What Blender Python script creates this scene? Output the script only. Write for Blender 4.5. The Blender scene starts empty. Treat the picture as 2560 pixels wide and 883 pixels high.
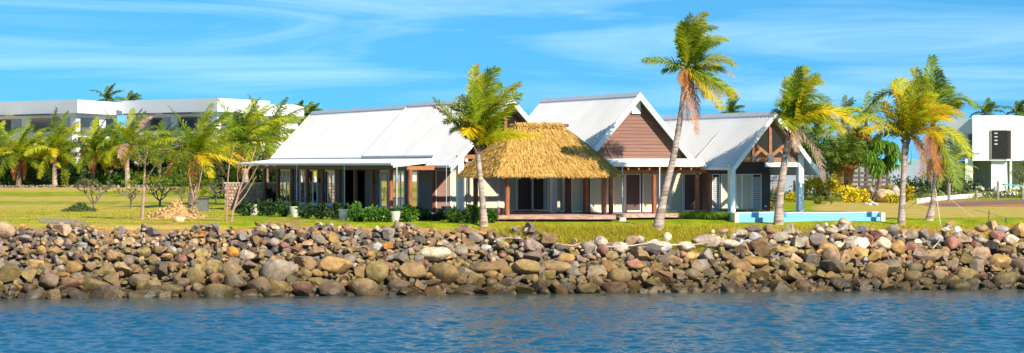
import bpy, math, random
import numpy as np
from mathutils import Vector, Matrix

# ------------------------------------------------------------------ camera, light, sky
sc = bpy.context.scene
col = sc.collection
F = 6000.0; W0, H0 = 2560.0, 883.0; HZ = 412.0; CX = 1280.0; CAMZ = 3.1
WATER = -3.34
cam_d = bpy.data.cameras.new('camera'); cam = bpy.data.objects.new('camera', cam_d); col.objects.link(cam)
cam.location = (0, 0, CAMZ); cam.rotation_euler = (math.pi/2, 0, 0)
cam_d.sensor_width = 36.0; cam_d.lens = 36.0*F/W0
cam_d.shift_y = -(H0/2-HZ)/W0
cam_d.clip_start = 1.0; cam_d.clip_end = 20000
sc.camera = cam
sc.render.resolution_x = 1024; sc.render.resolution_y = 353

SUN_AZ, SUN_EL = math.radians(36), math.radians(33.5)     # azimuth from the view's back (-Y) towards +X
sd = Vector((math.sin(SUN_AZ)*math.cos(SUN_EL), -math.cos(SUN_AZ)*math.cos(SUN_EL), math.sin(SUN_EL)))
sun_d = bpy.data.lights.new('sun', 'SUN'); sun = bpy.data.objects.new('sun', sun_d); col.objects.link(sun)
sun_d.energy = 5.0; sun_d.angle = math.radians(0.6); sun_d.color = (1.0, 0.90, 0.74)
sun.rotation_euler = sd.to_track_quat('Z', 'Y').to_euler(); sun.location = (60, -20, 80)

world = bpy.data.worlds.new('World'); sc.world = world; world.use_nodes = True
def build_world():
    nt = world.node_tree; N = nt.nodes; L = nt.links; N.clear()
    out = N.new('ShaderNodeOutputWorld'); bg = N.new('ShaderNodeBackground'); bg.inputs[1].default_value = 0.086
    tc = N.new('ShaderNodeTexCoord')
    sky = N.new('ShaderNodeTexSky'); sky.sky_type = 'NISHITA'; sky.sun_disc = False
    sky.sun_elevation = SUN_EL; sky.sun_rotation = math.pi-SUN_AZ
    sky.air_density = 1.0; sky.dust_density = 0.1; sky.ozone_density = 2.5
    # the clear upper sky colour reaches down close to the horizon on this very clear day
    add = N.new('ShaderNodeVectorMath'); add.operation = 'ADD'; add.inputs[1].default_value = (0, 0, 0.15)
    nrm = N.new('ShaderNodeVectorMath'); nrm.operation = 'NORMALIZE'
    L.new(tc.outputs['Generated'], add.inputs[0]); L.new(add.outputs[0], nrm.inputs[0]); L.new(nrm.outputs[0], sky.inputs[0])
    tint = N.new('ShaderNodeMix'); tint.data_type = 'RGBA'; tint.blend_type = 'MULTIPLY'; tint.inputs[0].default_value = 1
    tint.inputs[7].default_value = (0.34, 0.92, 1.13, 1)
    L.new(sky.outputs[0], tint.inputs[6])
    # wind-drawn cirrus
    mp = N.new('ShaderNodeMapping'); mp.inputs['Scale'].default_value = (5, 5, 60); mp.inputs['Rotation'].default_value = (0, 0.012, 0)
    L.new(tc.outputs['Generated'], mp.inputs[0])
    n1 = N.new('ShaderNodeTexNoise'); n1.inputs['Scale'].default_value = 1.0; n1.inputs['Detail'].default_value = 7; n1.inputs['Roughness'].default_value = .55
    n1.inputs['Distortion'].default_value = 1.1
    L.new(mp.outputs[0], n1.inputs['Vector'])
    r1 = N.new('ShaderNodeValToRGB'); r1.color_ramp.elements[0].position = .46; r1.color_ramp.elements[1].position = .74
    L.new(n1.outputs[0], r1.inputs[0])
    sx = N.new('ShaderNodeSeparateXYZ'); L.new(tc.outputs['Generated'], sx.inputs[0])
    mul = N.new('ShaderNodeMath'); mul.operation = 'MULTIPLY'; mul.inputs[1].default_value = .46; L.new(r1.outputs[0], mul.inputs[0])
    mx = N.new('ShaderNodeMix'); mx.data_type = 'RGBA'; L.new(mul.outputs[0], mx.inputs[0])
    L.new(tint.outputs[2], mx.inputs[6]); mx.inputs[7].default_value = (5.4, 8.0, 9.6, 1)
    # a few small darker puffs
    mp2 = N.new('ShaderNodeMapping'); mp2.inputs['Scale'].default_value = (22, 22, 150); mp2.inputs['Location'].default_value = (3.1, 0, 5.2)
    L.new(tc.outputs['Generated'], mp2.inputs[0])
    n2 = N.new('ShaderNodeTexNoise'); n2.inputs['Scale'].default_value = 1; n2.inputs['Detail'].default_value = 4
    L.new(mp2.outputs[0], n2.inputs['Vector'])
    r2 = N.new('ShaderNodeValToRGB'); r2.color_ramp.elements[0].position = .68; r2.color_ramp.elements[1].position = .80
    L.new(n2.outputs[0], r2.inputs[0])
    m2 = N.new('ShaderNodeMath'); m2.operation = 'MULTIPLY'; m2.inputs[1].default_value = .5; L.new(r2.outputs[0], m2.inputs[0])
    mx2 = N.new('ShaderNodeMix'); mx2.data_type = 'RGBA'; L.new(m2.outputs[0], mx2.inputs[0])
    L.new(mx.outputs[2], mx2.inputs[6]); mx2.inputs[7].default_value = (1.9, 3.6, 6.0, 1)
    L.new(mx2.outputs[2], bg.inputs[0]); L.new(bg.outputs[0], out.inputs[0])
build_world()
sc.view_settings.view_transform = 'Standard'; sc.view_settings.look = 'None'
sc.view_settings.exposure = 0.68; sc.view_settings.gamma = 1.0
sc.view_settings.use_curve_mapping = False

rng = np.random.default_rng(7); random.seed(7)
def V3(*a): return np.array(a, float)
def nrmz(a):
    a = np.asarray(a, float); return a/(np.linalg.norm(a, axis=-1, keepdims=True)+1e-9)
def sstep(a, b, x):
    t = np.clip((np.asarray(x, float)-a)/(b-a), 0, 1); return t*t*(3-2*t)

# ------------------------------------------------------------------ pixel -> place
def P(px, py, Y): return V3((px-CX)/F*Y, Y, CAMZ-(py-HZ)/F*Y)
def Yw(X): return 116.0+9.5*(np.asarray(X, float)+24.7)/51.5
_ph = [(0.23, 0.31, 1.0), (0.61, -0.47, 2.3), (1.3, 0.9, 4.1), (-0.9, 1.7, .4)]
def wob(X, Y):
    return sum(np.sin(X*a+Y*b+c) for a, b, c in _ph)/4
def terrain(X, Y):
    X = np.asarray(X, float); Y = np.asarray(Y, float)
    d = Y-Yw(X)+.35*np.sin(X*.45)+.2*np.sin(X*1.1+1)
    px = CX+F*X/np.maximum(Y, 50)
    t = sstep(1130, 1430, px)
    zl = np.interp(d, [-40, 0, 2.5, 5.0, 6.2, 9], [-9, -3.4, -2.0, -.28, -.03, 0])
    zr = np.interp(d, [-40, 0, 2.4, 4.3, 5.3, 7.0, 9.5], [-9, -3.4, -2.15, -.98, -.36, -.16, 0])
    z = zl*(1-t)+zr*t
    z = z+.45*sstep(165, 290, Y)
    z = z+.025*wob(X, Y)*sstep(5, 8, d)*(1-sstep(134, 140, Y)*sstep(600, 700, px))
    z = z+.16*sstep(.15, 1, wob(X*1.7+3, Y*1.3))*sstep(4.6, 5.2, d)*(1-sstep(5.4, 6.4, d))*t
    return z
def G(px, py, lo=90.0):
    """the ground point seen at a pixel"""
    Ys = np.linspace(lo, 420, 6601); Xs = (px-CX)/F*Ys
    zr = CAMZ-(py-HZ)/F*Ys; zt = terrain(Xs, Ys)
    k = np.argmax(zr <= zt)
    return V3(Xs[k], Ys[k], zt[k])
def on_ground(px, Y):
    X = (px-CX)/F*Y; return V3(X, Y, float(terrain(X, Y)))

# ------------------------------------------------------------------ materials
MATS = {}
def newmat(name):
    m = bpy.data.materials.new(name); m.use_nodes = True
    nt = m.node_tree; b = nt.nodes['Principled BSDF']; return m, nt, b
def c4(c): return (c[0], c[1], c[2], 1)
def mat(name, c, rough=.6, var=.2, scale=2.0, bump=0.0, bscale=15.0, c2=None, spec=.4, stretch=(1, 1, 1), metal=0, detail=5):
    if name in MATS: return MATS[name]
    m, nt, b = newmat(name); N = nt.nodes; L = nt.links
    tc = N.new('ShaderNodeTexCoord'); mp = N.new('ShaderNodeMapping'); mp.inputs['Scale'].default_value = stretch
    L.new(tc.outputs['Object'], mp.inputs[0])
    n = N.new('ShaderNodeTexNoise'); n.inputs['Scale'].default_value = scale; n.inputs['Detail'].default_value = detail
    L.new(mp.outputs[0], n.inputs['Vector'])
    r = N.new('ShaderNodeValToRGB'); r.color_ramp.elements[0].position = .3; r.color_ramp.elements[1].position = .7
    a = np.array(c)
    r.color_ramp.elements[0].color = c4(np.clip(a*(1-var), 0, 1)); r.color_ramp.elements[1].color = c4(np.clip(a*(1+var), 0, .95) if c2 is None else c2)
    L.new(n.outputs[0], r.inputs[0]); L.new(r.outputs[0], b.inputs['Base Color'])
    b.inputs['Roughness'].default_value = rough; b.inputs['Specular IOR Level'].default_value = spec; b.inputs['Metallic'].default_value = metal
    if bump:
        n2 = N.new('ShaderNodeTexNoise'); n2.inputs['Scale'].default_value = bscale; n2.inputs['Detail'].default_value = 6
        L.new(mp.outputs[0], n2.inputs['Vector'])
        bm = N.new('ShaderNodeBump'); bm.inputs['Strength'].default_value = bump; bm.inputs['Distance'].default_value = .05
        L.new(n2.outputs[0], bm.inputs['Height']); L.new(bm.outputs[0], b.inputs['Normal'])
    MATS[name] = m; return m
def leafmat(name, cols, trans=.35, rough=.5, objvar=.25):
    """per-leaf colour from a list of tones, light passing through the blade"""
    if name in MATS: return MATS[name]
    m, nt, b = newmat(name); N = nt.nodes; L = nt.links
    g = N.new('ShaderNodeNewGeometry'); r = N.new('ShaderNodeValToRGB')
    el = r.color_ramp.elements
    while len(el) < len(cols): el.new(.5)
    for i, c in enumerate(cols): el[i].position = i/(len(cols)-1); el[i].color = c4(c)
    L.new(g.outputs['Random Per Island'], r.inputs[0])
    oi = N.new('ShaderNodeObjectInfo'); mr = N.new('ShaderNodeMapRange'); mr.inputs[3].default_value = 1-objvar; mr.inputs[4].default_value = 1+objvar
    L.new(oi.outputs['Random'], mr.inputs[0])
    hs = N.new('ShaderNodeHueSaturation'); L.new(mr.outputs[0], hs.inputs['Value']); L.new(r.outputs[0], hs.inputs['Color'])
    L.new(hs.outputs[0], b.inputs['Base Color']); b.inputs['Roughness'].default_value = rough; b.inputs['Specular IOR Level'].default_value = .35
    tr = N.new('ShaderNodeBsdfTranslucent'); L.new(hs.outputs[0], tr.inputs[0])
    mx = N.new('ShaderNodeMixShader'); mx.inputs[0].default_value = min(.5, trans*1.2)
    L.new(b.outputs[0], mx.inputs[1]); L.new(tr.outputs[0], mx.inputs[2])
    L.new(mx.outputs[0], N['Material Output'].inputs[0])
    MATS[name] = m; return m
def glassmat(name, tint, refl=.10):
    m, nt, b = newmat(name); N = nt.nodes; L = nt.links
    t = N.new('ShaderNodeBsdfTransparent'); t.inputs[0].default_value = c4(tint)
    gl = N.new('ShaderNodeBsdfGlossy'); gl.inputs['Roughness'].default_value = .02
    lw = N.new('ShaderNodeLayerWeight'); lw.inputs[0].default_value = refl
    mx = N.new('ShaderNodeMixShader'); L.new(lw.outputs['Fresnel'], mx.inputs[0]); L.new(t.outputs[0], mx.inputs[1]); L.new(gl.outputs[0], mx.inputs[2])
    L.new(mx.outputs[0], N['Material Output'].inputs[0]); MATS[name] = m; return m

M_BOUND = mat('boundary_shade_render', (.24, .28, .34), .8, .08, .4)  # white wall render darkened to blue-grey for the shade on it
M_WHITE = mat('white_paint', (.80, .80, .78), .5, .05, 3, .08, 30)
M_ROOF = mat('roof_metal', (.635, .62, .605), .38, .08, .5, 0, spec=.5, stretch=(1, 1, .4))
M_FLASH = mat('grey_flashing', (.60, .60, .62), .4, .08, 2)
M_GUTTER = mat('gutter_paint', (.62, .66, .70), .4, .06, 2)
M_SIDING = mat('brown_weatherboard', (.215, .105, .078), .65, .16, 2.0, .25, 14, stretch=(.4, .4, 6))
M_POST = mat('dark_shaded_pole', (.16, .055, .03), .6, .45, 3, .5, 12, stretch=(2, 2, .35))  # dark timber, also the shaded copy of the post colour
M_BEAM = mat('orange_timber', (.36, .135, .045), .55, .25, 4, .3, 16, stretch=(.7, .7, 2))
M_TRUSS = mat('truss_timber', (.30, .12, .055), .6, .25, 4, .3, 16)
M_WALLG = mat('charcoal_wall', (.12, .125, .14), .75, .12, 2, .15, 30)
M_WALLB = mat('dark_brown_wall', (.085, .068, .070), .75, .15, 2, .15, 30)
M_SCREEN = mat('brown_screen', (.105, .068, .060), .8, .08, 12)
M_PANEL = mat('terracotta_panel', (.26, .15, .115), .8, .08, 3)
M_CURT = mat('white_curtain', (.84, .84, .80), .85, .12, 3, .3, 8, stretch=(3, 3, .1))
M_BLIND = mat('beige_blind', (.62, .56, .46), .85, .05, 6, .15, 60, stretch=(.2, .2, 4))
M_PLATE = mat('steel_plate', (.10, .105, .12), .5, .1, 4)
M_LINING = mat('pale_lining', (.52, .50, .46), .7, .05, 3)
M_GLASS = glassmat('window_glass', (.95, .96, .93))
M_DARK = mat('interior_shade', (.02, .02, .022), .9, .2, 2)  # near-black stands in for the shade inside rooms and openings
M_DECK = mat('weathered_deck', (.40, .20, .155), .7, .3, 3, .35, 14, stretch=(.5, 3, 3), c2=(.60, .40, .34, 1))
M_STUMP = mat('deck_base', (.10, .06, .05), .8, .3, 3)
M_TRUNK = mat('palm_bark', (.32, .23, .18), .85, .45, 1.6, 1.0, 9, stretch=(.8, .8, 4.5), c2=(.64, .50, .41, 1))
M_TRUNKD = mat('palm_bark_dark', (.20, .13, .10), .9, .4, 3, .8, 10, stretch=(.8, .8, 3))
M_BOOT = mat('palm_sheath', (.36, .20, .12), .9, .5, 5, .6, 16)
M_BARK = mat('pinkish_bark', (.38, .24, .18), .85, .3, 5, .6, 20)
M_BARKG = mat('grey_bark', (.19, .15, .12), .9, .35, 5, .6, 20)
M_CONC = mat('pale_concrete', (.50, .48, .44), .85, .14, 2.5, .3, 16)
M_HOTEL = mat('hotel_render', (.84, .84, .85), .7, .05, .15)
M_SHELL = mat('unfinished_render', (.80, .80, .82), .8, .07, .5, .1, 5)
M_HGLASS = mat('far_glass', (.02, .035, .05), .12, .2, .4, spec=.8)
M_FRAME = mat('dark_frame', (.05, .05, .055), .5, .1, 2)
M_TEALP = mat('teal_lamp_paint', (.08, .30, .24), .45, .1, 3)
M_ROPE = mat('rope', (.62, .58, .50), .8, .1, 8)
M_RUST = mat('rusty_iron', (.16, .075, .04), .8, .3, 8)
M_WOODG = mat('grey_wood', (.27, .235, .20), .85, .3, 3, .4, 14)
M_FENCE = mat('dark_fence_wood', (.10, .08, .07), .85, .3, 3, .3, 14)
M_THATCH = leafmat('thatch_straw', [(.32, .17, .04), (.52, .30, .065), (.67, .42, .11), (.58, .35, .085), (.74, .52, .19)], .12, .8, 0)
M_THATCHB = mat('thatch_core', (.26, .14, .04), .9, .3, 6, .5, 20)
LF = {
 'green': leafmat('frond_green', [(.07, .15, .010), (.15, .26, .013), (.28, .36, .016), (.38, .42, .02)], .42, .42),
 'lime': leafmat('frond_lime', [(.24, .32, .010), (.40, .46, .014), (.56, .52, .018), (.50, .52, .016)], .42, .42),
 'yellow': leafmat('frond_yellow', [(.56, .48, .012), (.74, .58, .015), (.82, .58, .02), (.66, .56, .015)], .42, .42),
 'dry': leafmat('frond_dry', [(.40, .14, .035), (.55, .22, .05), (.60, .32, .12), (.46, .17, .04)], .3, .7),
 'pink': leafmat('frond_faded', [(.50, .33, .24), (.60, .42, .33), (.55, .36, .22), (.48, .28, .17)], .3, .7),
 'dark': leafmat('frond_far', [(.04, .09, .012), (.09, .16, .016), (.16, .23, .02), (.22, .27, .03)], .35, .45),
}
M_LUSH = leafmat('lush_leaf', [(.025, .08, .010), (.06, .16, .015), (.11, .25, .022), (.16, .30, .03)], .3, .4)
M_SHADE = leafmat('deep_green_shade_leaf', [(.012, .035, .010), (.025, .065, .014), (.045, .10, .02), (.06, .12, .03)], .25, .45)  # deep green; along the verandah it also carries the shade there
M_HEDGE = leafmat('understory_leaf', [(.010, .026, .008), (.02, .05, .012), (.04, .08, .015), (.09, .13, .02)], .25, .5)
M_FRANGI = leafmat('frangipani_leaf', [(.09, .12, .04), (.15, .18, .06), (.22, .23, .08), (.10, .11, .05)], .3, .5)
M_FEATH = leafmat('feathery_leaf', [(.12, .18, .012), (.22, .27, .02), (.34, .34, .03), (.26, .26, .02)], .45, .5)
M_CROTON = leafmat('croton_leaf', [(.62, .46, .01), (.75, .58, .015), (.80, .64, .03), (.42, .42, .02)], .35, .45)
M_ALMOND = leafmat('almond_leaf', [(.05, .09, .012), (.10, .15, .02), (.15, .21, .02), (.22, .25, .03), (.55, .17, .02)], .35, .45)
M_RED = leafmat('red_flower', [(.60, .06, .01), (.75, .14, .02)], .3, .5)
M_GRASSB = leafmat('bank_grass', [(.30, .36, .01), (.52, .48, .02), (.68, .50, .07), (.40, .45, .012), (.66, .42, .11)], .45, .6, 0)
M_TURF = leafmat('turf_blades', [(.36, .42, .006), (.48, .52, .008), (.58, .56, .012), (.62, .58, .03)], .45, .6, 0)
M_STRAPPY = leafmat('strappy_leaf', [(.04, .10, .012), (.10, .19, .018), (.18, .28, .03), (.24, .30, .05)], .35, .45)

# ------------------------------------------------------------------ object helpers
def setp(o, label=None, cat=None, group=None, kind=None):
    if label: o['label'] = label
    if cat: o['category'] = cat
    if group: o['group'] = group
    if kind: o['kind'] = kind
    return o
def thing(name, label, cat, loc, group=None):
    o = bpy.data.objects.new(name, None); col.objects.link(o); o.location = loc; o.empty_display_size = .3
    return setp(o, label, cat, group)
def link(name, me, m, parent=None, loc=(0, 0, 0)):
    if m is not None and not me.materials: me.materials.append(m)
    o = bpy.data.objects.new(name, me); col.objects.link(o)
    if parent is not None: o.parent = parent
    o.location = loc; return o
def npmesh(name, v, tris=None, quads=None, smooth=False):
    me = bpy.data.meshes.new(name); v = np.asarray(v, np.float32)
    nt = 0 if tris is None else len(tris); nq = 0 if quads is None else len(quads)
    me.vertices.add(len(v)); me.vertices.foreach_set('co', v.ravel())
    me.loops.add(nt*3+nq*4); me.polygons.add(nt+nq)
    lv = []; ls = []
    if nt: lv.append(np.asarray(tris).ravel()); ls.append(np.arange(nt)*3)
    if nq: lv.append(np.asarray(quads).ravel()); ls.append(nt*3+np.arange(nq)*4)
    me.loops.foreach_set('vertex_index', np.concatenate(lv).astype(np.int32))
    me.polygons.foreach_set('loop_start', np.concatenate(ls).astype(np.int32))
    me.update(calc_edges=True); me.validate()
    if smooth: me.polygons.foreach_set('use_smooth', np.ones(nt+nq, bool))
    return me
class MB:
    def __init__(s): s.v = []; s.f = []
    def poly(s, *pts):
        k = len(s.v); s.v += [tuple(p) for p in pts]; s.f.append(tuple(range(k, k+len(pts)))); return s
    def hexa(s, b, t):
        k = len(s.v); s.v += [tuple(p) for p in b]+[tuple(p) for p in t]; n = len(b)
        s.f.append(tuple(range(k+n-1, k-1, -1))); s.f.append(tuple(range(k+n, k+2*n)))
        for i in range(n): j = (i+1) % n; s.f.append((k+i, k+j, k+n+j, k+n+i))
        return s
    def bar(s, p, q, w, h):
        """a board from p to q; w, h half-size vectors across"""
        p, q, w, h = [np.asarray(a, float) for a in (p, q, w, h)]
        return s.hexa([p-w-h, p+w-h, p+w+h, p-w+h], [q-w-h, q+w-h, q+w+h, q-w+h])
    def box(s, c, a, b, h):
        """box on base centre c, half vectors a, b and full height h"""
        c, a, b = [np.asarray(x, float) for x in (c, a, b)]; u = V3(0, 0, h)
        base = [c-a-b, c+a-b, c+a+b, c-a+b]; return s.hexa(base, [x+u for x in base])
    def tube(s, pts, rad, n=8, cap=True):
        pts = [np.asarray(p, float) for p in pts]; k0 = len(s.v); m = len(pts)
        for i, p in enumerate(pts):
            t = nrmz(pts[min(i+1, m-1)]-pts[max(i-1, 0)]); ref = V3(0, 1, 0) if abs(t[1]) < .8 else V3(1, 0, 0)
            a = nrmz(np.cross(t, ref)); b = np.cross(t, a); r = rad[i] if hasattr(rad, '__len__') else rad
            for j in range(n):
                th = 2*math.pi*j/n; s.v.append(tuple(p+r*(math.cos(th)*a+math.sin(th)*b)))
        for i in range(m-1):
            for j in range(n):
                j2 = (j+1) % n; s.f.append((k0+i*n+j, k0+i*n+j2, k0+(i+1)*n+j2, k0+(i+1)*n+j))
        if cap:
            s.f.append(tuple(k0+j for j in range(n-1, -1, -1))); s.f.append(tuple(k0+(m-1)*n+j for j in range(n)))
        return s
    def lathe(s, c, prof, n=20):
        c = np.asarray(c, float); return s.tube([c+V3(0, 0, z) for z, r in prof], [r for z, r in prof], n)
    def mesh(s, name, org=(0, 0, 0), smooth=False):
        me = bpy.data.meshes.new(name); o = np.asarray(org, float)
        me.from_pydata([tuple(np.asarray(p)-o) for p in s.v], [], s.f); me.update()
        if smooth:
            me.polygons.foreach_set('use_smooth', np.ones(len(me.polygons), bool)); me.set_sharp_from_angle(angle=math.radians(40))
        return me
    def build(s, name, m, parent=None, smooth=False):
        """verts are given in world space; a child's origin is its root's"""
        if parent is not None:
            r = parent
            while r.parent is not None: r = r.parent
            return link(name, s.mesh(name, r.location, smooth), m, parent)
        c = np.mean(np.array(s.v), axis=0); c[2] = min(p[2] for p in s.v)
        return link(name, s.mesh(name, c, smooth), m, None, c)
def spline(pts, n):
    pts = [np.asarray(p, float) for p in pts]; Q = [2*pts[0]-pts[1]]+pts+[2*pts[-1]-pts[-2]]; out = []
    for t in np.linspace(0, len(pts)-1-1e-6, n):
        i = int(t); f = t-i; a, b, c, d = Q[i:i+4]
        out.append(.5*((2*b)+(-a+c)*f+(2*a-5*b+4*c-d)*f*f+(-a+3*b-3*c+d)*f**3))
    return out

# ------------------------------------------------------------------ ground, water
def build_ground():
    xs = np.unique(np.concatenate([np.linspace(-3000, -80, 30), np.linspace(-80, -36, 40), np.arange(-36, 36, .22), np.linspace(36, 80, 40), np.linspace(80, 3000, 30)]))
    ys = np.unique(np.concatenate([np.linspace(40, 108, 12), np.arange(108, 142, .22), np.linspace(142, 200, 120), np.linspace(200, 340, 100), np.geomspace(340, 6000, 30)]))
    X, Y = np.meshgrid(xs, ys); Z = terrain(X, Y)
    Z = np.where(Y > 340, .45, Z)
    D_ = Y-Yw(X); PX_ = CX+F*X/np.maximum(Y, 50); bk = sstep(1230, 1420, PX_)*sstep(1800, 1730, PX_)
    Z = Z-.16*sstep(5.4-1.2*bk, 4.6-1.2*bk, D_)              # the core of the seawall lies below its stones
    nx, ny = len(xs), len(ys); v = np.stack([X, Y, Z], -1).reshape(-1, 3)
    i = np.arange(ny-1)[:, None]*nx+np.arange(nx-1)[None, :]; i = i.ravel()
    me = npmesh('lawn', v, None, np.stack([i, i+1, i+nx+1, i+nx], -1), True)
    # where soil or dead grass shows
    x, y = v[:, 0], v[:, 1]; px = CX+F*x/np.maximum(y, 60); d = y-Yw(x)
    py = HZ+F*(CAMZ-v[:, 2])/y
    dry = .95*sstep(560, 380, px)*sstep(482, 500, py)*sstep(560, 500, py)*(0.5+.5*np.sin(y*.16+.02*x))
    dry += .75*sstep(600, 300, px)*sstep(484, 474, py)
    dry += .9*sstep(1990, 2100, px)*sstep(497, 506, py)*sstep(549, 538, py)
    dry += .6*sstep(620, 520, px)*sstep(500, 540, py)*(.5+.5*np.sin(y*.9+x*.15))
    dry += .10*sstep(650, 550, px)+.05
    dirt = sstep(4.4, 4.9, d)*sstep(6.0, 5.3, d)*.75
    dirt += 1.4*sstep(75, 10, np.abs(px-715))*sstep(7, 2, np.abs(py-556))
    dirt += sstep(140, 60, np.abs(px-420))*sstep(5.5, 1, np.abs(py-559))*.7
    dirt += sstep(2300, 2330, px)*sstep(12, 6, np.abs(py-508))*1.0
    dirt += .8*sstep(2450, 2540, px)*sstep(562, 570, py)
    dirt = np.where(d < 4.3, 1, dirt)
    bk = sstep(1230, 1420, px)*sstep(1800, 1730, px); rub = sstep(5.3-1.0*bk, 4.9-1.0*bk, d)
    for nm, a in (('dry', dry), ('dirt', dirt), ('rubble', rub)):
        at = me.attributes.new(nm, 'FLOAT', 'POINT'); at.data.foreach_set('value', np.clip(a, 0, 1).astype(np.float32))
    m, nt, b = newmat('lawn_ground'); N = nt.nodes; L = nt.links
    tc = N.new('ShaderNodeTexCoord')
    def noise(scale, st, det=6):
        mp = N.new('ShaderNodeMapping'); mp.inputs['Scale'].default_value = st; L.new(tc.outputs['Object'], mp.inputs[0])
        n = N.new('ShaderNodeTexNoise'); n.inputs['Scale'].default_value = scale; n.inputs['Detail'].default_value = det; L.new(mp.outputs[0], n.inputs['Vector']); return n
    def ramp(src, p0, p1, c0, c1):
        r = N.new('ShaderNodeValToRGB'); r.color_ramp.elements[0].position = p0; r.color_ramp.elements[1].position = p1
        r.color_ramp.elements[0].color = c4(c0); r.color_ramp.elements[1].color = c4(c1); L.new(src, r.inputs[0]); return r
    g = ramp(noise(.8, (1, .45, 1)).outputs[0], .36, .64, (.16, .225, .006), (.35, .37, .010))
    s = ramp(noise(.9, (1, .4, 1)).outputs[0], .3, .7, (.42, .32, .05), (.56, .41, .13))
    e = ramp(noise(1.6, (1, .6, 1)).outputs[0], .3, .7, (.30, .14, .05), (.50, .28, .12))
    def addnoise(attr, n, k):
        a = N.new('ShaderNodeAttribute'); a.attribute_name = attr
        mm = N.new('ShaderNodeMath'); mm.operation = 'MULTIPLY_ADD'; L.new(n.outputs[0], mm.inputs[0]); mm.inputs[1].default_value = k; L.new(a.outputs['Fac'], mm.inputs[2])
        r = N.new('ShaderNodeMapRange'); r.inputs[1].default_value = k*.5+.22; r.inputs[2].default_value = k*.5+.62; L.new(mm.outputs[0], r.inputs[0]); return r
    f1 = addnoise('dry', noise(.35, (1, .45, 1)), 1.1); f2 = addnoise('dirt', noise(1.1, (1, .6, 1)), 1.0)
    m1 = N.new('ShaderNodeMix'); m1.data_type = 'RGBA'; L.new(f1.outputs[0], m1.inputs[0]); L.new(g.outputs[0], m1.inputs[6]); L.new(s.outputs[0], m1.inputs[7])
    m2 = N.new('ShaderNodeMix'); m2.data_type = 'RGBA'; L.new(f2.outputs[0], m2.inputs[0]); L.new(m1.outputs[2], m2.inputs[6]); L.new(e.outputs[0], m2.inputs[7])
    ra = N.new('ShaderNodeAttribute'); ra.attribute_name = 'rubble'; m3 = N.new('ShaderNodeMix'); m3.data_type = 'RGBA'; L.new(ra.outputs['Fac'], m3.inputs[0]); L.new(m2.outputs[2], m3.inputs[6]); m3.inputs[7].default_value = (.14, .115, .09, 1); m2 = m3  # rubble core, coloured dark so the gaps between stones look deep
    fine = N.new('ShaderNodeMix'); fine.data_type = 'RGBA'; fine.blend_type = 'MULTIPLY'; fine.inputs[0].default_value = .75
    fr = ramp(noise(9, (1, .5, 1), 3).outputs[0], .3, .7, (.55, .55, .5), (1.2, 1.2, 1.1)); L.new(m2.outputs[2], fine.inputs[6]); L.new(fr.outputs[0], fine.inputs[7])
    L.new(fine.outputs[2], b.inputs['Base Color']); b.inputs['Roughness'].default_value = .95; b.inputs['Specular IOR Level'].default_value = .1
    bm = N.new('ShaderNodeBump'); bm.inputs['Strength'].default_value = .6; bm.inputs['Distance'].default_value = .08
    L.new(noise(7, (1, 1, 1)).outputs[0], bm.inputs['Height']); L.new(bm.outputs[0], b.inputs['Normal'])
    setp(link('lawn', me, m), kind='structure')
build_ground()

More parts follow.
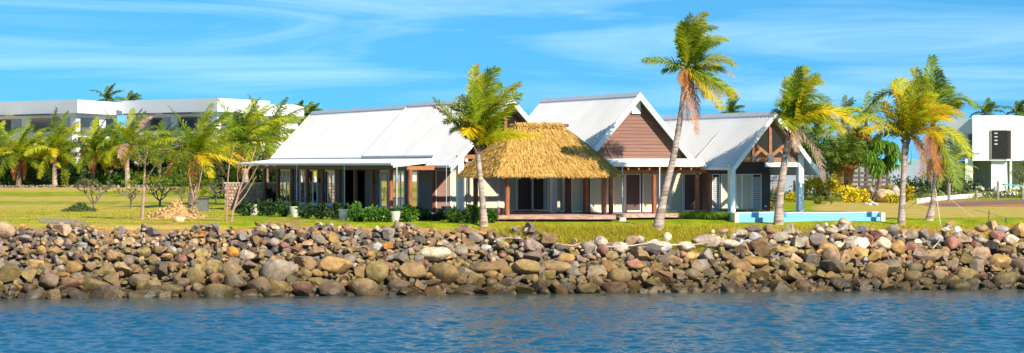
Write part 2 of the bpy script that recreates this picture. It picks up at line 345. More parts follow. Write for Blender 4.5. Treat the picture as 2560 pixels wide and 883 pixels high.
def build_water():
    xs = np.unique(np.concatenate([np.linspace(-2500, -60, 30), np.linspace(-60, -27, 80), np.arange(-27, 29, .10), np.linspace(29, 60, 80), np.linspace(60, 2500, 30)]))
    ys = np.unique(np.concatenate([np.geomspace(5, 80, 120), np.arange(80, 127, .085), np.linspace(127, 420, 60)]))
    X, Y = np.meshgrid(xs, ys); Z = np.full_like(X, WATER)
    r = np.random.default_rng(3)
    fade = np.clip(sstep(-60, -27, X)*sstep(60, 29, X)+.0, 0, 1)*sstep(60, 82, Y)
    calm = .35+.65*sstep(0, 16, Yw(X)-Y)
    wind = math.radians(250)
    for k in range(54):
        lam = math.exp(r.uniform(math.log(.30), math.log(2.1))); th = wind+r.normal(0, .62)
        kk = 2*math.pi/lam; ph = r.uniform(0, 6.28); amp = .0070*lam**.9
        gx, gy = r.uniform(-.05, .05, 2)
        env = .55+.45*np.sin(X*(.11+gx)+Y*(.17+gy)+r.uniform(0, 6.28))
        arg = kk*(math.cos(th)*X+math.sin(th)*Y)+ph+.6*np.sin(.35*X+.5*Y+k)
        Z += fade*calm*env*amp*(np.sin(arg)+.25*np.sin(2*arg+.5))
    nx, ny = len(xs), len(ys); v = np.stack([X, Y, Z], -1).reshape(-1, 3)
    i = (np.arange(ny-1)[:, None]*nx+np.arange(nx-1)[None, :]).ravel()
    me = npmesh('sea_water', v, None, np.stack([i, i+1, i+nx+1, i+nx], -1), True)
    at = me.attributes.new('shore', 'FLOAT', 'POINT'); at.data.foreach_set('value', np.clip((Yw(v[:, 0])-v[:, 1]), -5, 60).astype(np.float32))
    m, nt, b = newmat('sea_water'); N = nt.nodes; L = nt.links
    tc = N.new('ShaderNodeTexCoord')
    b.inputs['Roughness'].default_value = .06; b.inputs['IOR'].default_value = 1.33; b.inputs['Specular IOR Level'].default_value = .42
    mp = N.new('ShaderNodeMapping'); mp.inputs['Scale'].default_value = (1, 1.5, 1); L.new(tc.outputs['Object'], mp.inputs[0])
    n = N.new('ShaderNodeTexNoise'); n.inputs['Scale'].default_value = 6; n.inputs['Detail'].default_value = 5; L.new(mp.outputs[0], n.inputs['Vector'])
    bm = N.new('ShaderNodeBump'); bm.inputs['Strength'].default_value = .35; bm.inputs['Distance'].default_value = .05
    L.new(n.outputs[0], bm.inputs['Height']); L.new(bm.outputs[0], b.inputs['Normal'])
    a = N.new('ShaderNodeAttribute'); a.attribute_name = 'shore'
    r1 = N.new('ShaderNodeMapRange'); r1.inputs[1].default_value = .2; r1.inputs[2].default_value = 14; L.new(a.outputs['Fac'], r1.inputs[0])
    cm = N.new('ShaderNodeMix'); cm.data_type = 'RGBA'; L.new(r1.outputs[0], cm.inputs[0])
    cm.inputs[6].default_value = (.05, .075, .07, 1); cm.inputs[7].default_value = (.002, .070, .14, 1)
    # thin foam against the stones
    r2 = N.new('ShaderNodeMapRange'); r2.inputs[1].default_value = 1.1; r2.inputs[2].default_value = -.2; L.new(a.outputs['Fac'], r2.inputs[0])
    nf = N.new('ShaderNodeTexNoise'); nf.inputs['Scale'].default_value = 2.2; nf.inputs['Detail'].default_value = 6; nf.inputs['Roughness'].default_value = .7; L.new(tc.outputs['Object'], nf.inputs['Vector'])
    mf = N.new('ShaderNodeMath'); mf.operation = 'MULTIPLY'; L.new(r2.outputs[0], mf.inputs[0]); L.new(nf.outputs[0], mf.inputs[1])
    r3 = N.new('ShaderNodeMapRange'); r3.inputs[1].default_value = .43; r3.inputs[2].default_value = .54; L.new(mf.outputs[0], r3.inputs[0])
    fm = N.new('ShaderNodeMix'); fm.data_type = 'RGBA'; L.new(r3.outputs[0], fm.inputs[0]); L.new(cm.outputs[2], fm.inputs[6]); fm.inputs[7].default_value = (.75, .78, .8, 1)
    L.new(fm.outputs[2], b.inputs['Base Color'])
    rr = N.new('ShaderNodeMapRange'); rr.inputs[3].default_value = .06; rr.inputs[4].default_value = .8; L.new(r3.outputs[0], rr.inputs[0]); L.new(rr.outputs[0], b.inputs['Roughness'])
    setp(link('sea_water', me, m), kind='structure')
build_water()

# ------------------------------------------------------------------ stones
def ico(sub):
    import bmesh
    bm = bmesh.new(); bmesh.ops.create_icosphere(bm, subdivisions=sub, radius=1)
    bm.verts.ensure_lookup_table()
    v = np.array([x.co[:] for x in bm.verts]); f = np.array([[x.index for x in fc.verts] for fc in bm.faces]); bm.free(); return v, f
ICO = {k: ico(k) for k in (2, 3, 4)}
def rock_shape(seed, sub, angular):
    r = np.random.default_rng(seed); v, f = ICO[sub]; v = v.copy()
    ncut = r.integers(8, 12) if angular else r.integers(7, 11)
    for _ in range(ncut):
        n = nrmz(r.normal(size=3)); c = r.uniform(.34, .62) if angular else r.uniform(.60, .88)
        dd = v@n-c; v -= np.maximum(dd, 0)[:, None]*n*(1.0 if angular else .85)
    for k, amp in ((2.2, .05 if angular else .07), (4.7, .02 if angular else .035), (9.0, .012)):
        a = nrmz(r.normal(size=(4, 3)))*k; ph = r.uniform(0, 6.28, 4)
        v = v*(1+amp*(np.sin(v@a.T+ph).mean(1)*1.6))[:, None]
    v -= v.mean(0); v /= np.abs(v).max(0)
    return v, f
def rock_mesh(seed, sub, angular):
    v, f = rock_shape(seed, sub, angular)
    me = npmesh('boulder', v, f, None, True); me.set_sharp_from_angle(angle=math.radians(16 if angular else 32)); return me
def rockmat(name, use_attr):
    m, nt, b = newmat(name); N = nt.nodes; L = nt.links
    if use_attr: src = N.new('ShaderNodeAttribute'); src.attribute_name = 'tone'; csock = src.outputs['Color']
    else: src = N.new('ShaderNodeObjectInfo'); csock = src.outputs['Color']
    g = N.new('ShaderNodeNewGeometry')
    def noise(s, d=5, rgh=.6):
        n = N.new('ShaderNodeTexNoise'); n.inputs['Scale'].default_value = s; n.inputs['Detail'].default_value = d; n.inputs['Roughness'].default_value = rgh
        L.new(g.outputs['Position'], n.inputs['Vector']); return n
    def rng_(src_, a, b_, c, d):
        r = N.new('ShaderNodeMapRange'); r.inputs[1].default_value = a; r.inputs[2].default_value = b_; r.inputs[3].default_value = c; r.inputs[4].default_value = d; L.new(src_, r.inputs[0]); return r
    mot = rng_(noise(3.2).outputs[0], .3, .7, .5, 1.4)
    mm = N.new('ShaderNodeMix'); mm.data_type = 'RGBA'; mm.blend_type = 'MULTIPLY'; mm.inputs[0].default_value = 1
    L.new(csock, mm.inputs[6]); L.new(mot.outputs[0], mm.inputs[7])
    # rust and lichen blotches
    ob = rng_(noise(1.7, 4).outputs[0], .56, .68, 0, .5); m2 = N.new('ShaderNodeMix'); m2.data_type = 'RGBA'; L.new(ob.outputs[0], m2.inputs[0]); L.new(mm.outputs[2], m2.inputs[6]); m2.inputs[7].default_value = (.30, .16, .06, 1)
    # algae and tide staining in the zone the sea reaches
    sp = N.new('ShaderNodeSeparateXYZ'); L.new(g.outputs['Position'], sp.inputs[0])
    zz = N.new('ShaderNodeMath'); zz.operation = 'MULTIPLY_ADD'; L.new(noise(.8, 3).outputs[0], zz.inputs[0]); zz.inputs[1].default_value = .9; L.new(sp.outputs['Z'], zz.inputs[2])
    al = rng_(zz.outputs[0], -1.05, -1.75, 0, .46); m3 = N.new('ShaderNodeMix'); m3.data_type = 'RGBA'; L.new(al.outputs[0], m3.inputs[0]); L.new(m2.outputs[2], m3.inputs[6])
    ac = N.new('ShaderNodeValToRGB'); ac.color_ramp.elements[0].position = .35; ac.color_ramp.elements[1].position = .65
    ac.color_ramp.elements[0].color = (.10, .072, .026, 1); ac.color_ramp.elements[1].color = (.25, .165, .05, 1); L.new(noise(1.1, 3).outputs[0], ac.inputs[0]); L.new(ac.outputs[0], m3.inputs[7])
    wet = rng_(zz.outputs[0], -1.95, -2.6, 1, .34); m4 = N.new('ShaderNodeMix'); m4.data_type = 'RGBA'; m4.blend_type = 'MULTIPLY'; m4.inputs[0].default_value = 1; L.new(m3.outputs[2], m4.inputs[6]); L.new(wet.outputs[0], m4.inputs[7])
    L.new(m4.outputs[2], b.inputs['Base Color'])
    rg = rng_(zz.outputs[0], -1.95, -2.6, .85, .28); L.new(rg.outputs[0], b.inputs['Roughness']); b.inputs['Specular IOR Level'].default_value = .35
    bm = N.new('ShaderNodeBump'); bm.inputs['Strength'].default_value = 1.0; bm.inputs['Distance'].default_value = .06; L.new(noise(7, 8, .65).outputs[0], bm.inputs['Height']); L.new(bm.outputs[0], b.inputs['Normal'])
    return m
M_ROCK = rockmat('stone', False); M_ROCKA = rockmat('stone_small', True)
TONE = {'gray': (.245, .205, .165), 'purple': (.225, .155, .12), 'tan': (.40, .27, .155), 'brown': (.29, .18, .09), 'ochre': (.40, .24, .085),
        'orange': (.50, .22, .05), 'cream': (.52, .42, .30), 'white': (.58, .55, .49), 'bluegray': (.25, .235, .215), 'olive': (.27, .20, .08), 'dark': (.11, .092, .078), 'redbrown': (.28, .13, .09), 'palegray': (.40, .37, .33)}
WORD = {'gray': 'grey', 'purple': 'purplish grey', 'tan': 'tan', 'brown': 'brown', 'ochre': 'ochre', 'orange': 'orange', 'cream': 'cream', 'white': 'whitish',
        'bluegray': 'bluish grey', 'olive': 'olive brown', 'dark': 'dark grey', 'redbrown': 'reddish brown', 'palegray': 'pale grey'}
BIG = [(25,690,53,45,'olive'),(84,662,49,25,'ochre'),(123,707,53,37,'purple'),(183,672,45,29,'ochre'),(236,719,74,37,'olive'),(316,732,51,23,'olive'),(430,727,53,29,'olive'),
(450,707,43,25,'purple'),(487,695,41,45,'olive'),(582,635,31,29,'orange'),(542,727,53,33,'dark'),(127,736,45,20,'olive'),(205,616,29,14,'white'),(325,606,25,20,'tan'),(618,642,39,25,'cream'),
(837,666,76,43,'ochre'),(763,660,70,29,'brown'),(796,707,70,20,'olive'),(891,723,37,37,'ochre'),(997,721,53,35,'purple'),(1045,719,37,33,'ochre'),(1030,682,74,41,'brown'),(944,684,53,53,'olive'),
(1086,637,74,33,'cream'),(969,617,31,18,'orange'),(973,588,31,29,'gray'),(1164,686,41,29,'gray'),(1211,670,78,25,'brown'),(1228,691,39,25,'ochre'),(1215,621,27,16,'white'),(1121,723,49,20,'ochre'),
(1252,721,45,20,'olive'),(1271,713,41,29,'dark'),(1317,672,74,35,'olive'),(1389,670,74,29,'brown'),(1520,670,45,29,'ochre'),(1549,697,53,45,'olive'),(1372,691,45,25,'olive'),(1377,717,41,29,'olive'),
(1549,623,39,29,'cream'),(1599,637,47,33,'brown'),(1771,606,68,31,'cream'),(1825,612,53,20,'cream'),(1888,656,58,25,'ochre'),(1716,619,45,25,'cream'),(1660,619,37,25,'white'),(1668,598,23,25,'cream'),
(1888,596,33,25,'palegray'),(1810,711,49,25,'olive'),(1857,584,31,20,'cream'),(1882,573,33,16,'purple'),(1804,582,35,18,'brown'),(1416,651,41,29,'ochre'),(2045,604,43,33,'gray'),(2078,645,41,41,'tan'),
(2204,614,43,33,'cream'),(2230,577,37,27,'gray'),(2156,575,39,20,'palegray'),(2191,682,62,39,'brown'),(2280,697,45,33,'olive'),(2417,690,53,37,'olive'),(2278,621,31,25,'redbrown'),(2015,670,49,25,'olive'),
(2049,690,45,25,'olive'),(1984,653,41,33,'tan'),(2142,662,33,25,'purple'),(2076,580,41,18,'cream'),(2097,594,41,16,'tan'),(2391,577,25,18,'white'),(2504,575,31,18,'palegray'),(2491,592,41,29,'redbrown'),
(2528,602,37,25,'cream'),(2278,590,31,20,'gray'),(2481,565,29,20,'tan'),(2454,573,29,18,'tan'),(160,576,46,24,'tan'),(12,580,50,38,'tan'),(386,583,34,22,'gray'),(700,588,30,24,'gray'),(1190,596,34,26,'gray'),(2340,600,34,24,'palegray'),(1950,594,40,24,'cream')]
MARKS = [(0,110,'under the leftmost palms'),(110,270,'below the frangipani bush'),(270,400,'below the feathery tree'),(400,520,'below the wood-chip mound'),(520,660,'below the bare pink tree'),
(660,790,'below the far end of the verandah'),(790,930,'below the open verandah doorway'),(930,1070,'below the near verandah corner'),(1070,1180,'below the hanging bowl'),(1180,1290,'below the palm beside the thatch'),
(1290,1400,'below the left of the thatched roof'),(1400,1480,'below the middle of the thatched roof'),(1480,1600,'below the right of the thatched roof'),(1600,1700,'below the leaning palm'),(1700,1800,'below the clipped strip hedge'),
(1800,1920,'below the left pool corner'),(1920,2010,'below the palm at the pool'),(2010,2120,'below the middle of the pool'),(2120,2215,'below the right pool end'),(2215,2300,'below the guyed palm pair'),(2300,2440,'right of the guyed palms'),(2440,2700,'at the right edge of the seawall')]
def band(py): return 'top edge' if py < 592 else 'upper rows' if py < 632 else 'middle rows' if py < 678 else 'lower rows' if py < 706 else 'waterline'
N_ANG = [rock_mesh(100+i, 4 if i < 6 else 3, True) for i in range(16)]; N_RND = [rock_mesh(200+i, 3, False) for i in range(16)]
for me in N_ANG+N_RND: me.materials.append(M_ROCK)
placed = []      # x, y, r
ROCKS = []       # centre, (a,b,c), rot, tone, angular, px, py, apparent
def slope_normal(x, y):
    e = .4; return nrmz(V3(-(terrain(x+e, y)-terrain(x-e, y))/(2*e), -(terrain(x, y+e)-terrain(x, y-e))/(2*e), 1))
for (px, py, w, h, t) in BIG:
    c = G(px, py+h*.2, 100); s = F/c[1]; a = w/s/2*1.15; cc = h/s/2*1.2; b = (a+cc)/2
    ROCKS.append((c+V3(0, -b*.1, cc*.42), (a, b, cc), random.uniform(-.25, .25), t, random.random() < (.35 if px < 1500 else .2), px, py, w, True))
    placed.append((c[0], c[1], (a+b)/2*.9))
def tone_for(px, z, r):
    if z > -1.25 and px > 1500: w = dict(cream=4, palegray=3, tan=3, gray=2, brown=2, white=1.6, redbrown=1, bluegray=1, ochre=1)
    elif z > -1.25: w = dict(gray=4.5, purple=2.4, tan=7.5, brown=3.6, bluegray=1.0, cream=.8, ochre=2.0, dark=1.8, orange=.5, white=.25, palegray=.4)
    else: w = dict(brown=3.5, olive=4, ochre=2.4, purple=2, gray=2.4, dark=1.8, tan=1.2, redbrown=.8, bluegray=.6)
    k = list(w); p = np.array([w[i] for i in k]); return str(r.choice(k, p=p/p.sum()))
def scatter(n_try, rmin, rmax, tight, power, lift, r):
    for _ in range(n_try):
        X = r.uniform(-28.5, 30); u = r.random(); d = -.9+u*7.0; Y = float(Yw(X))+d
        px = CX+F*X/Y; t = float(sstep(1130, 1430, px)); bank = float(sstep(1230, 1420, px)*sstep(1800, 1730, px))
        top = 5.25*(1-t)+t*4.95-1.05*bank+.35*math.sin(X*1.9)+.25*math.sin(X*4.3)
        if d > top: continue
        low = float(sstep(2.9, 1.8, d))
        rr = rmin+(rmax-rmin)*r.random()**power
        if rmin > .35 and px < 1300 and low < .45: continue
        rr *= 1-.30*float(sstep(3.6, 5.0, d))*(1-t)
        rr *= (1.0+.14*low) if px < 1300 else (.95+.12*low)
        if any((X-x)**2+((Y-y)*1.05)**2 < (tight*(rr+q))**2 for x, y, q in placed if abs(x-X) < 1.9): continue
        z = float(terrain(X, Y)); placed.append((X, Y, rr))
        ang = r.random() < (.95 if (px < 1250 and low < .5) else .62)
        a, b, c = rr*r.uniform(.95, 1.3), rr*r.uniform(.8, 1.1), rr*r.uniform(.62, .98)
        n = slope_normal(X, Y)
        ROCKS.append((V3(X, Y, z)+n*c*lift*r.uniform(.6, 1.3), (a, b, c), r.uniform(0, 6.28), tone_for(px, z, r), ang, px, HZ+F*(CAMZ-z)/Y, 2*rr*F/Y, False))
r_ = np.random.default_rng(11)
scatter(1500, .40, .64, .80, 1.1, .5, r_)
scatter(4200, .25, .42, .78, 1.2, .55, r_)
scatter(14000, .13, .25, .74, 1.0, .75, r_)
# second layer wedged over the joints
placed = [q for q in placed[:len(BIG)]]; placed = [(x, y-.15, r*1.25) for x, y, r in placed]
scatter(3000, .12, .27, .90, 1.4, 1.6, r_)
order = sorted(range(len(ROCKS)), key=lambda i: (not ROCKS[i][8], -ROCKS[i][7]))
inview = [i for i in order if -20 < ROCKS[i][5] < 2580]
indiv = set(inview[:300]); used = {}; rest_v, rest_f, rest_c = [], [], []; off = 0
lo_shapes = [rock_shape(300+i, 2, i % 4 != 0) for i in range(24)]
for i in order:
    c, (a, b, h), rot, t, ang, px, py, wpx, notable = ROCKS[i]
    base = np.array(TONE[t])*random.uniform(.7, 1.28)*np.array([random.uniform(.95, 1.06), 1, random.uniform(.92, 1.1)])
    tilt = (random.uniform(-.35, .35), random.uniform(-.3, .3)) if not notable else (random.uniform(-.12, .12), random.uniform(-.1, .1))
    if i in indiv:
        me = random.choice(N_ANG if ang else N_RND)
        o = bpy.data.objects.new('boulder', me); col.objects.link(o)
        o.location = c; o.rotation_euler = (tilt[0], tilt[1], rot); o.scale = (a, b, h); o.color = c4(np.clip(base, 0, .8))
        o['category'] = 'boulder'
        if notable:
            mk = next(m for x0, x1, m in MARKS if x0 <= px < x1 or (px < 0 and x0 == 0) )
            size = 'big' if wpx > 48 else 'medium' if wpx > 35 else 'smaller'
            lb = f"{size} {WORD[t]} boulder, {band(py)}, {mk}" if band(py) != 'waterline' else f"{size} {WORD[t]} boulder at the waterline {mk}"
            if lb in used: lb = lb.replace('boulder', 'right-hand boulder')
            used[lb] = 1; o['label'] = lb
        else:
            side = 'left' if px < 1250 else 'right'
            lb = f"{WORD[t]} {'angular' if ang else 'rounded'} rock among the {band(py) if band(py)!='waterline' else 'wet lowest rows'} of the {side} half of the seawall"
            o['label'] = lb; o['group'] = lb.replace(' rock ', ' rocks ')
    else:
        v, f = lo_shapes[random.randrange(24)]
        R = np.array((Matrix.Rotation(rot, 3, 'Z') @ Matrix.Rotation(tilt[1], 3, 'Y') @ Matrix.Rotation(tilt[0], 3, 'X')))
        vv = (v*np.array([a, b, h]))@R.T+c
        rest_v.append(vv); rest_f.append(f+off); off += len(vv); rest_c.append(np.repeat(np.append(np.clip(base, 0, .8), 1)[None], len(vv), 0))
me = npmesh('seawall_rubble', np.concatenate(rest_v), np.concatenate(rest_f), None, True); me.set_sharp_from_angle(angle=math.radians(18))
at = me.attributes.new('tone', 'FLOAT_COLOR', 'POINT'); at.data.foreach_set('color', np.concatenate(rest_c).astype(np.float32).ravel())
setp(link('seawall_rubble', me, M_ROCKA), 'smaller mixed stones filling the seawall between the boulders', 'rubble', kind='stuff')
print('rocks', len(ROCKS), 'individual', len(indiv), 'smallest', min(ROCKS[i][7] for i in indiv))

# driftwood lodged along the tide line
def stick(pts, r0, label, m=None):
    q = [G(x, y, 100)+V3(0, -.12, .30+.05*i % .2) for i, (x, y) in enumerate(pts)]
    b = MB().tube(spline(q, 14), np.linspace(r0, r0*.35, 14), 6); o = b.build('driftwood', m or mat('driftwood', (.50, .40, .32), .85, .25, 4, .4, 14), None, True)
    setp(o, label, 'driftwood', 'driftwood on the seawall')
stick([(1500, 632), (1560, 634), (1620, 628), (1660, 630)], .05, 'long pale driftwood branch on stones right of the thatch')
stick([(1645, 628), (1690, 629), (1735, 631), (1772, 627)], .06, 'pale driftwood pole lying below the leaning palm')
stick([(1452, 642), (1470, 640), (1490, 636), (1488, 650), (1500, 658)], .04, 'crooked driftwood twig hooked over a stone')
stick([(1390, 625), (1430, 632), (1450, 628)], .045, 'short driftwood stick below the thatched roof')
stick([(830, 632), (880, 636), (925, 634)], .05, 'orange brown driftwood branch below the near verandah', M_BARK)
stick([(1235, 620), (1265, 612), (1310, 618)], .04, 'thin pale driftwood twig right of the thatch palm')
stick([(2178, 634), (2182, 612)], .05, 'orange plank end standing between stones below pool end', M_BEAM)
stick([(2330, 636), (2345, 622), (2352, 610)], .04, 'thin grey driftwood stick leaning right of guyed palms')

# ------------------------------------------------------------------ the villa
TH = math.radians(22.7); cT, sT = math.cos(TH), math.sin(TH)
OY = 137.0
UV = V3(cT, sT, 0); VV = V3(-sT, cT, 0); ZV = V3(0, 0, 1)
def hw(u, v, z): return V3(0, OY, 0)+u*UV+v*VV+z*ZV
def u_at(px, v):
    k = (px-CX)/F; return (k*(OY+v*cT)+v*sT)/(cT-k*sT)
def v_at(px, u):
    k = (px-CX)/F; return (u*cT-k*(OY+u*sT))/(sT+k*cT)
def z_at(py, u, v): return CAMZ-(py-HZ)/F*(OY+u*sT+v*cT)
FL = .36
villa = thing('villa', 'long white-roofed villa with three brown gables and a timber verandah', 'house', hw(3, 0, 0))
def hbox(mb, u0, u1, v0, v1, z0, z1):
    return mb.hexa([hw(u0, v0, z0), hw(u1, v0, z0), hw(u1, v1, z0), hw(u0, v1, z0)], [hw(u0, v0, z1), hw(u1, v0, z1), hw(u1, v1, z1), hw(u0, v1, z1)])
def roof_slope(u0, z0, u1, z1, v0, v1, parent, pitch=.30, amp=.04):
    """ribbed sheet from ridge (u0,z0) to eave (u1,z1)"""
    sl = nrmz(V3(u1-u0, 0, z1-z0)); n = V3(-sl[2], 0, sl[0]); n = n if n[2] > 0 else -n
    prof = []; v = v0
    while v < v1:
        for f, h in ((0, 0), (.42, 0), (.55, 1), (.85, 1)):
            if v+f*pitch < v1: prof.append((v+f*pitch, h*amp))
        v += pitch
    prof.append((v1, 0))
    vs = []; fs = []
    rows = ((u0, z0), ((u0+u1)/2, (z0+z1)/2), (u1, z1))
    for (uu, zz) in rows:
        for (vv, h) in prof: vs.append(hw(uu+n[0]*h, vv, zz+n[2]*h))
    m = len(prof)
    for r in range(len(rows)-1):
        for i in range(m-1): fs.append((r*m+i, r*m+i+1, (r+1)*m+i+1, (r+1)*m+i))
    mb = MB(); mb.v = [tuple(p) for p in vs]; mb.f = fs
    o = mb.build('roof_sheet', M_ROOF, parent)
    lin = MB(); d = .07
    lin.hexa([hw(u0-n[0]*d, v0+.02, z0-n[2]*d), hw(u1-n[0]*d, v0+.02, z1-n[2]*d), hw(u1-n[0]*d, v1-.02, z1-n[2]*d), hw(u0-n[0]*d, v1-.02, z0-n[2]*d)],
             [hw(u0-n[0]*.012, v0+.02, z0-n[2]*.012), hw(u1-n[0]*.012, v0+.02, z1-n[2]*.012), hw(u1-n[0]*.012, v1-.02, z1-n[2]*.012), hw(u0-n[0]*.012, v1-.02, z0-n[2]*.012)])
    lin.build('roof_lining', M_LINING, o)
    return o, n
def ridge_cap(u, z, v0, v1, s, parent):
    b = MB(); w = .20; t = .06
    for k in (-1, 1):
        e = V3(u+k*w, 0, z-w*s)
        b.hexa([hw(u, v0, z+t), hw(e[0], v0, e[2]+t), hw(e[0], v1, e[2]+t), hw(u, v1, z+t)], [hw(u, v0, z+t+.03), hw(e[0], v0, e[2]+t+.03), hw(e[0], v1, e[2]+t+.03), hw(u, v1, z+t+.03)])
    b.build('ridge_cap', M_FLASH, parent)
def barge(u0, z0, u1, z1, v, parent, depth=.30, th=.05):
    b = MB(); b.hexa([hw(u0, v-th, z0-depth), hw(u1, v-th, z1-depth), hw(u1, v+.01, z1-depth), hw(u0, v+.01, z0-depth)], [hw(u0, v-th, z0+.07), hw(u1, v-th, z1+.07), hw(u1, v+.01, z1+.07), hw(u0, v+.01, z0+.07)])
    b.build('barge_board', M_WHITE, parent)
def gutter(u, v0, v1, z, parent, name='gutter', m=None):
    b = MB(); hbox(b, u-.10, u+.02, v0, v1, z-.13, z); b.build(name, m or M_GUTTER, parent)
def downpipe(p0, p1, parent, m=M_GUTTER):
    MB().tube([p0, p1], .03, 6).build('downpipe', m, parent)
# --- left wing: ridge along V
RU, RZ = -.26, 6.90; SL = 1.06
VF = -.5
def zL(u): return RZ-SL*abs(u-RU)
EU = -3.35; LEU = -3.91; VCUT = 3.6; VSPLIT = 16.3; VEND = 36.0
rf, _ = roof_slope(RU, RZ, LEU, zL(LEU), VF, VCUT, villa)
roof_slope(RU, RZ, EU, zL(EU), VCUT, VSPLIT, villa)
roof_slope(RU, RZ-.10, EU, zL(EU)-.10, VSPLIT+.004, VEND, villa)
RR = 3.35
roof_slope(RU, RZ, RR, zL(RR), VF, VSPLIT, villa)
roof_slope(RU, RZ-.10, RR, zL(RR)-.10, VSPLIT+.004, VEND, villa)
ridge_cap(RU, RZ, VF-.02, VSPLIT, SL, villa); ridge_cap(RU, RZ-.10, VSPLIT+.01, VEND, SL, villa)
barge(RU, RZ, LEU-.05, zL(LEU-.05), VF, villa); barge(RU, RZ, RR, zL(RR), VF, villa)
b = MB(); n_ = V3(.03, 0, .03)                           # raised flashing where the roof steps
b.bar(hw(RU, VSPLIT-.05, RZ+.05), hw(EU, VSPLIT-.05, zL(EU)+.05), .07*VV, .04*ZV); b.build('step_flashing', M_FLASH, villa)
b = MB(); b.bar(hw(RU, VEND+.03, RZ-.13), hw(EU, VEND+.03, zL(EU)-.13), .03*VV, .12*ZV); b.build('verge_flashing', M_FLASH, villa)
gutter(EU, VCUT, VSPLIT, zL(EU)+.02, villa, m=M_FLASH); gutter(EU, VSPLIT+.01, VEND, zL(EU)-.08, villa, m=M_FLASH)
gutter(LEU, VF+.06, VCUT, zL(LEU)+.03, villa)
# verandah roof
VU0, VZ0, VU1, VZ1 = -3.30, 3.46, -5.90, 3.17
VB0, VB1 = VCUT+.05, 35.7
roof_slope(VU0, VZ0, VU1, VZ1, VB0, VB1, villa, .30, .03)
gutter(VU1, VB0, VB1, VZ1+.02, villa)
b = MB(); b.bar(hw(VU1, VB0-.03, VZ1-.10), hw(VU0-.35, VB0-.03, VZ0-.12), .025*VV, .13*ZV); b.build('barge_board', M_WHITE, villa)
b = MB(); b.bar(hw(VU1, VB1+.03, VZ1-.08), hw(VU0, VB1+.03, VZ0-.10), .025*VV, .10*ZV); b.build('barge_board', M_WHITE, villa)
b = MB(); hbox(b, -5.68, -5.5+.05, 1.75, VB1-.2, 2.83, 3.00); b.build('beam', M_POST, villa)
b = MB(); hbox(b, -5.74, -3.3, 1.72, 1.92, 2.80, 3.02); b.build('beam', M_BEAM, villa)
b = MB(); hbox(b, -5.75, -3.2, 1.0, 36.0, .16, FL); b.build('verandah_floor', M_DECK, villa)
def pole(u, v, z0, z1, r, m=M_POST, parent=villa, name='post'):
    q = [hw(u+random.uniform(-.012, .012), v, z0+(z1-z0)*t) for t in np.linspace(0, 1, 7)]
    return MB().tube(q, [r*random.uniform(.93, 1.07)*(1-.06*t) for t in range(7) for t in [t/6]], 12).build(name, m, parent, True)
M_POSTO = mat('sunlit_reddish_pole', (.30, .098, .045), .55, .35, 3, .4, 12, stretch=(2, 2, .4))  # brighter copy of the post timber, for posts in the sun
for i, px in enumerate((1025, 977, 931, 889, 848, 807, 769, 730, 696, 662, 626)):
    u = -5.56; pole(u, v_at(px, u), FL, 2.84, .135, M_POSTO if i < 2 else M_POST)  # posts along the unlit side take the shaded copy
for px in (742, 861, 992):
    u = -5.98; v = v_at(px, u); downpipe(hw(u, v, VZ1-.1), hw(u, v, .5), villa)
# side wall (faces the left), with a gap for the open doorway
WU = -3.30; gap0, gap1 = v_at(912, WU), v_at(858, WU)
for v0, v1 in ((4.0, gap0), (gap1, VEND-1.2)):
    b = MB(); hbox(b, WU, WU+.2, v0, v1, FL, 3.60); b.build('wall', M_WALLG, villa)
b = MB(); hbox(b, WU, WU+.2, gap0, gap1, 2.75, 3.60); b.build('wall', M_WALLG, villa)
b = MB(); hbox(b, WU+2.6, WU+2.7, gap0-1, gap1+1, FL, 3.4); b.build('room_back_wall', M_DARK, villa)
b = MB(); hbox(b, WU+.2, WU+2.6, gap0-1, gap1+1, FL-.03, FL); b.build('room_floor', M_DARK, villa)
b = MB(); hbox(b, WU, 3.1, VEND-1.2, VEND-1.0, 0, 3.6); b.build('wall', M_WALLG, villa)
b = MB(); hbox(b, 3.1, 3.3, 0, VEND-1.0, 0, 3.3); b.build('wall', M_WALLG, villa)
def door(kind, c0, c1, plane, axis, z0=FL+.02, z1=2.50, split=1, proud=1, wframe=.045):
    """a sliding door or fixed light in the wall plane; axis 'v' = wall facing left, 'u' = wall facing the front"""
    if c0 > c1: c0, c1 = c1, c0
    def bx(a0, a1, d0, d1, za, zb, mb):
        if axis == 'v': hbox(mb, plane-d1, plane-d0, a0, a1, za, zb)
        else: hbox(mb, a0, a1, plane-d1, plane-d0, za, zb)
        return mb
    fm = MB(); t = wframe
    bx(c0, c0+t, .01, .09, z0, z1, fm); bx(c1-t, c1, .01, .09, z0, z1, fm); bx(c0+t, c1-t, .012, .088, z1-t, z1, fm); bx(c0+t, c1-t, .012, .088, z0, z0+t*1.7, fm)
    for k in range(1, split):
        cm = c0+(c1-c0)*k/split; bx(cm-t*.45, cm+t*.45, .014, .086, z0+t*1.7, z1-t, fm)
    d = fm.build('door', M_WHITE, villa)
    back = {'blind': M_BLIND if axis == 'u' else M_CURT, 'screen': M_SCREEN, 'panel': M_PANEL, 'dark': M_DARK}[kind]
    bx(c0+t, c1-t, .012, .03, z0+t*1.7, z1-t, MB()).build('blind' if kind == 'blind' else 'screen', back, d)  # the dark kind gets a near-black sheet for the unlit room
    if kind in ('blind', 'dark'):
        g = MB(); dd = .055
        if axis == 'v': g.poly(hw(plane-dd, c0+t, z0+.05), hw(plane-dd, c1-t, z0+.05), hw(plane-dd, c1-t, z1-t), hw(plane-dd, c0+t, z1-t))
        else: g.poly(hw(c0+t, plane-dd, z0+.05), hw(c1-t, plane-dd, z0+.05), hw(c1-t, plane-dd, z1-t), hw(c0+t, plane-dd, z1-t))
        g.build('pane', M_GLASS, d)
    return d
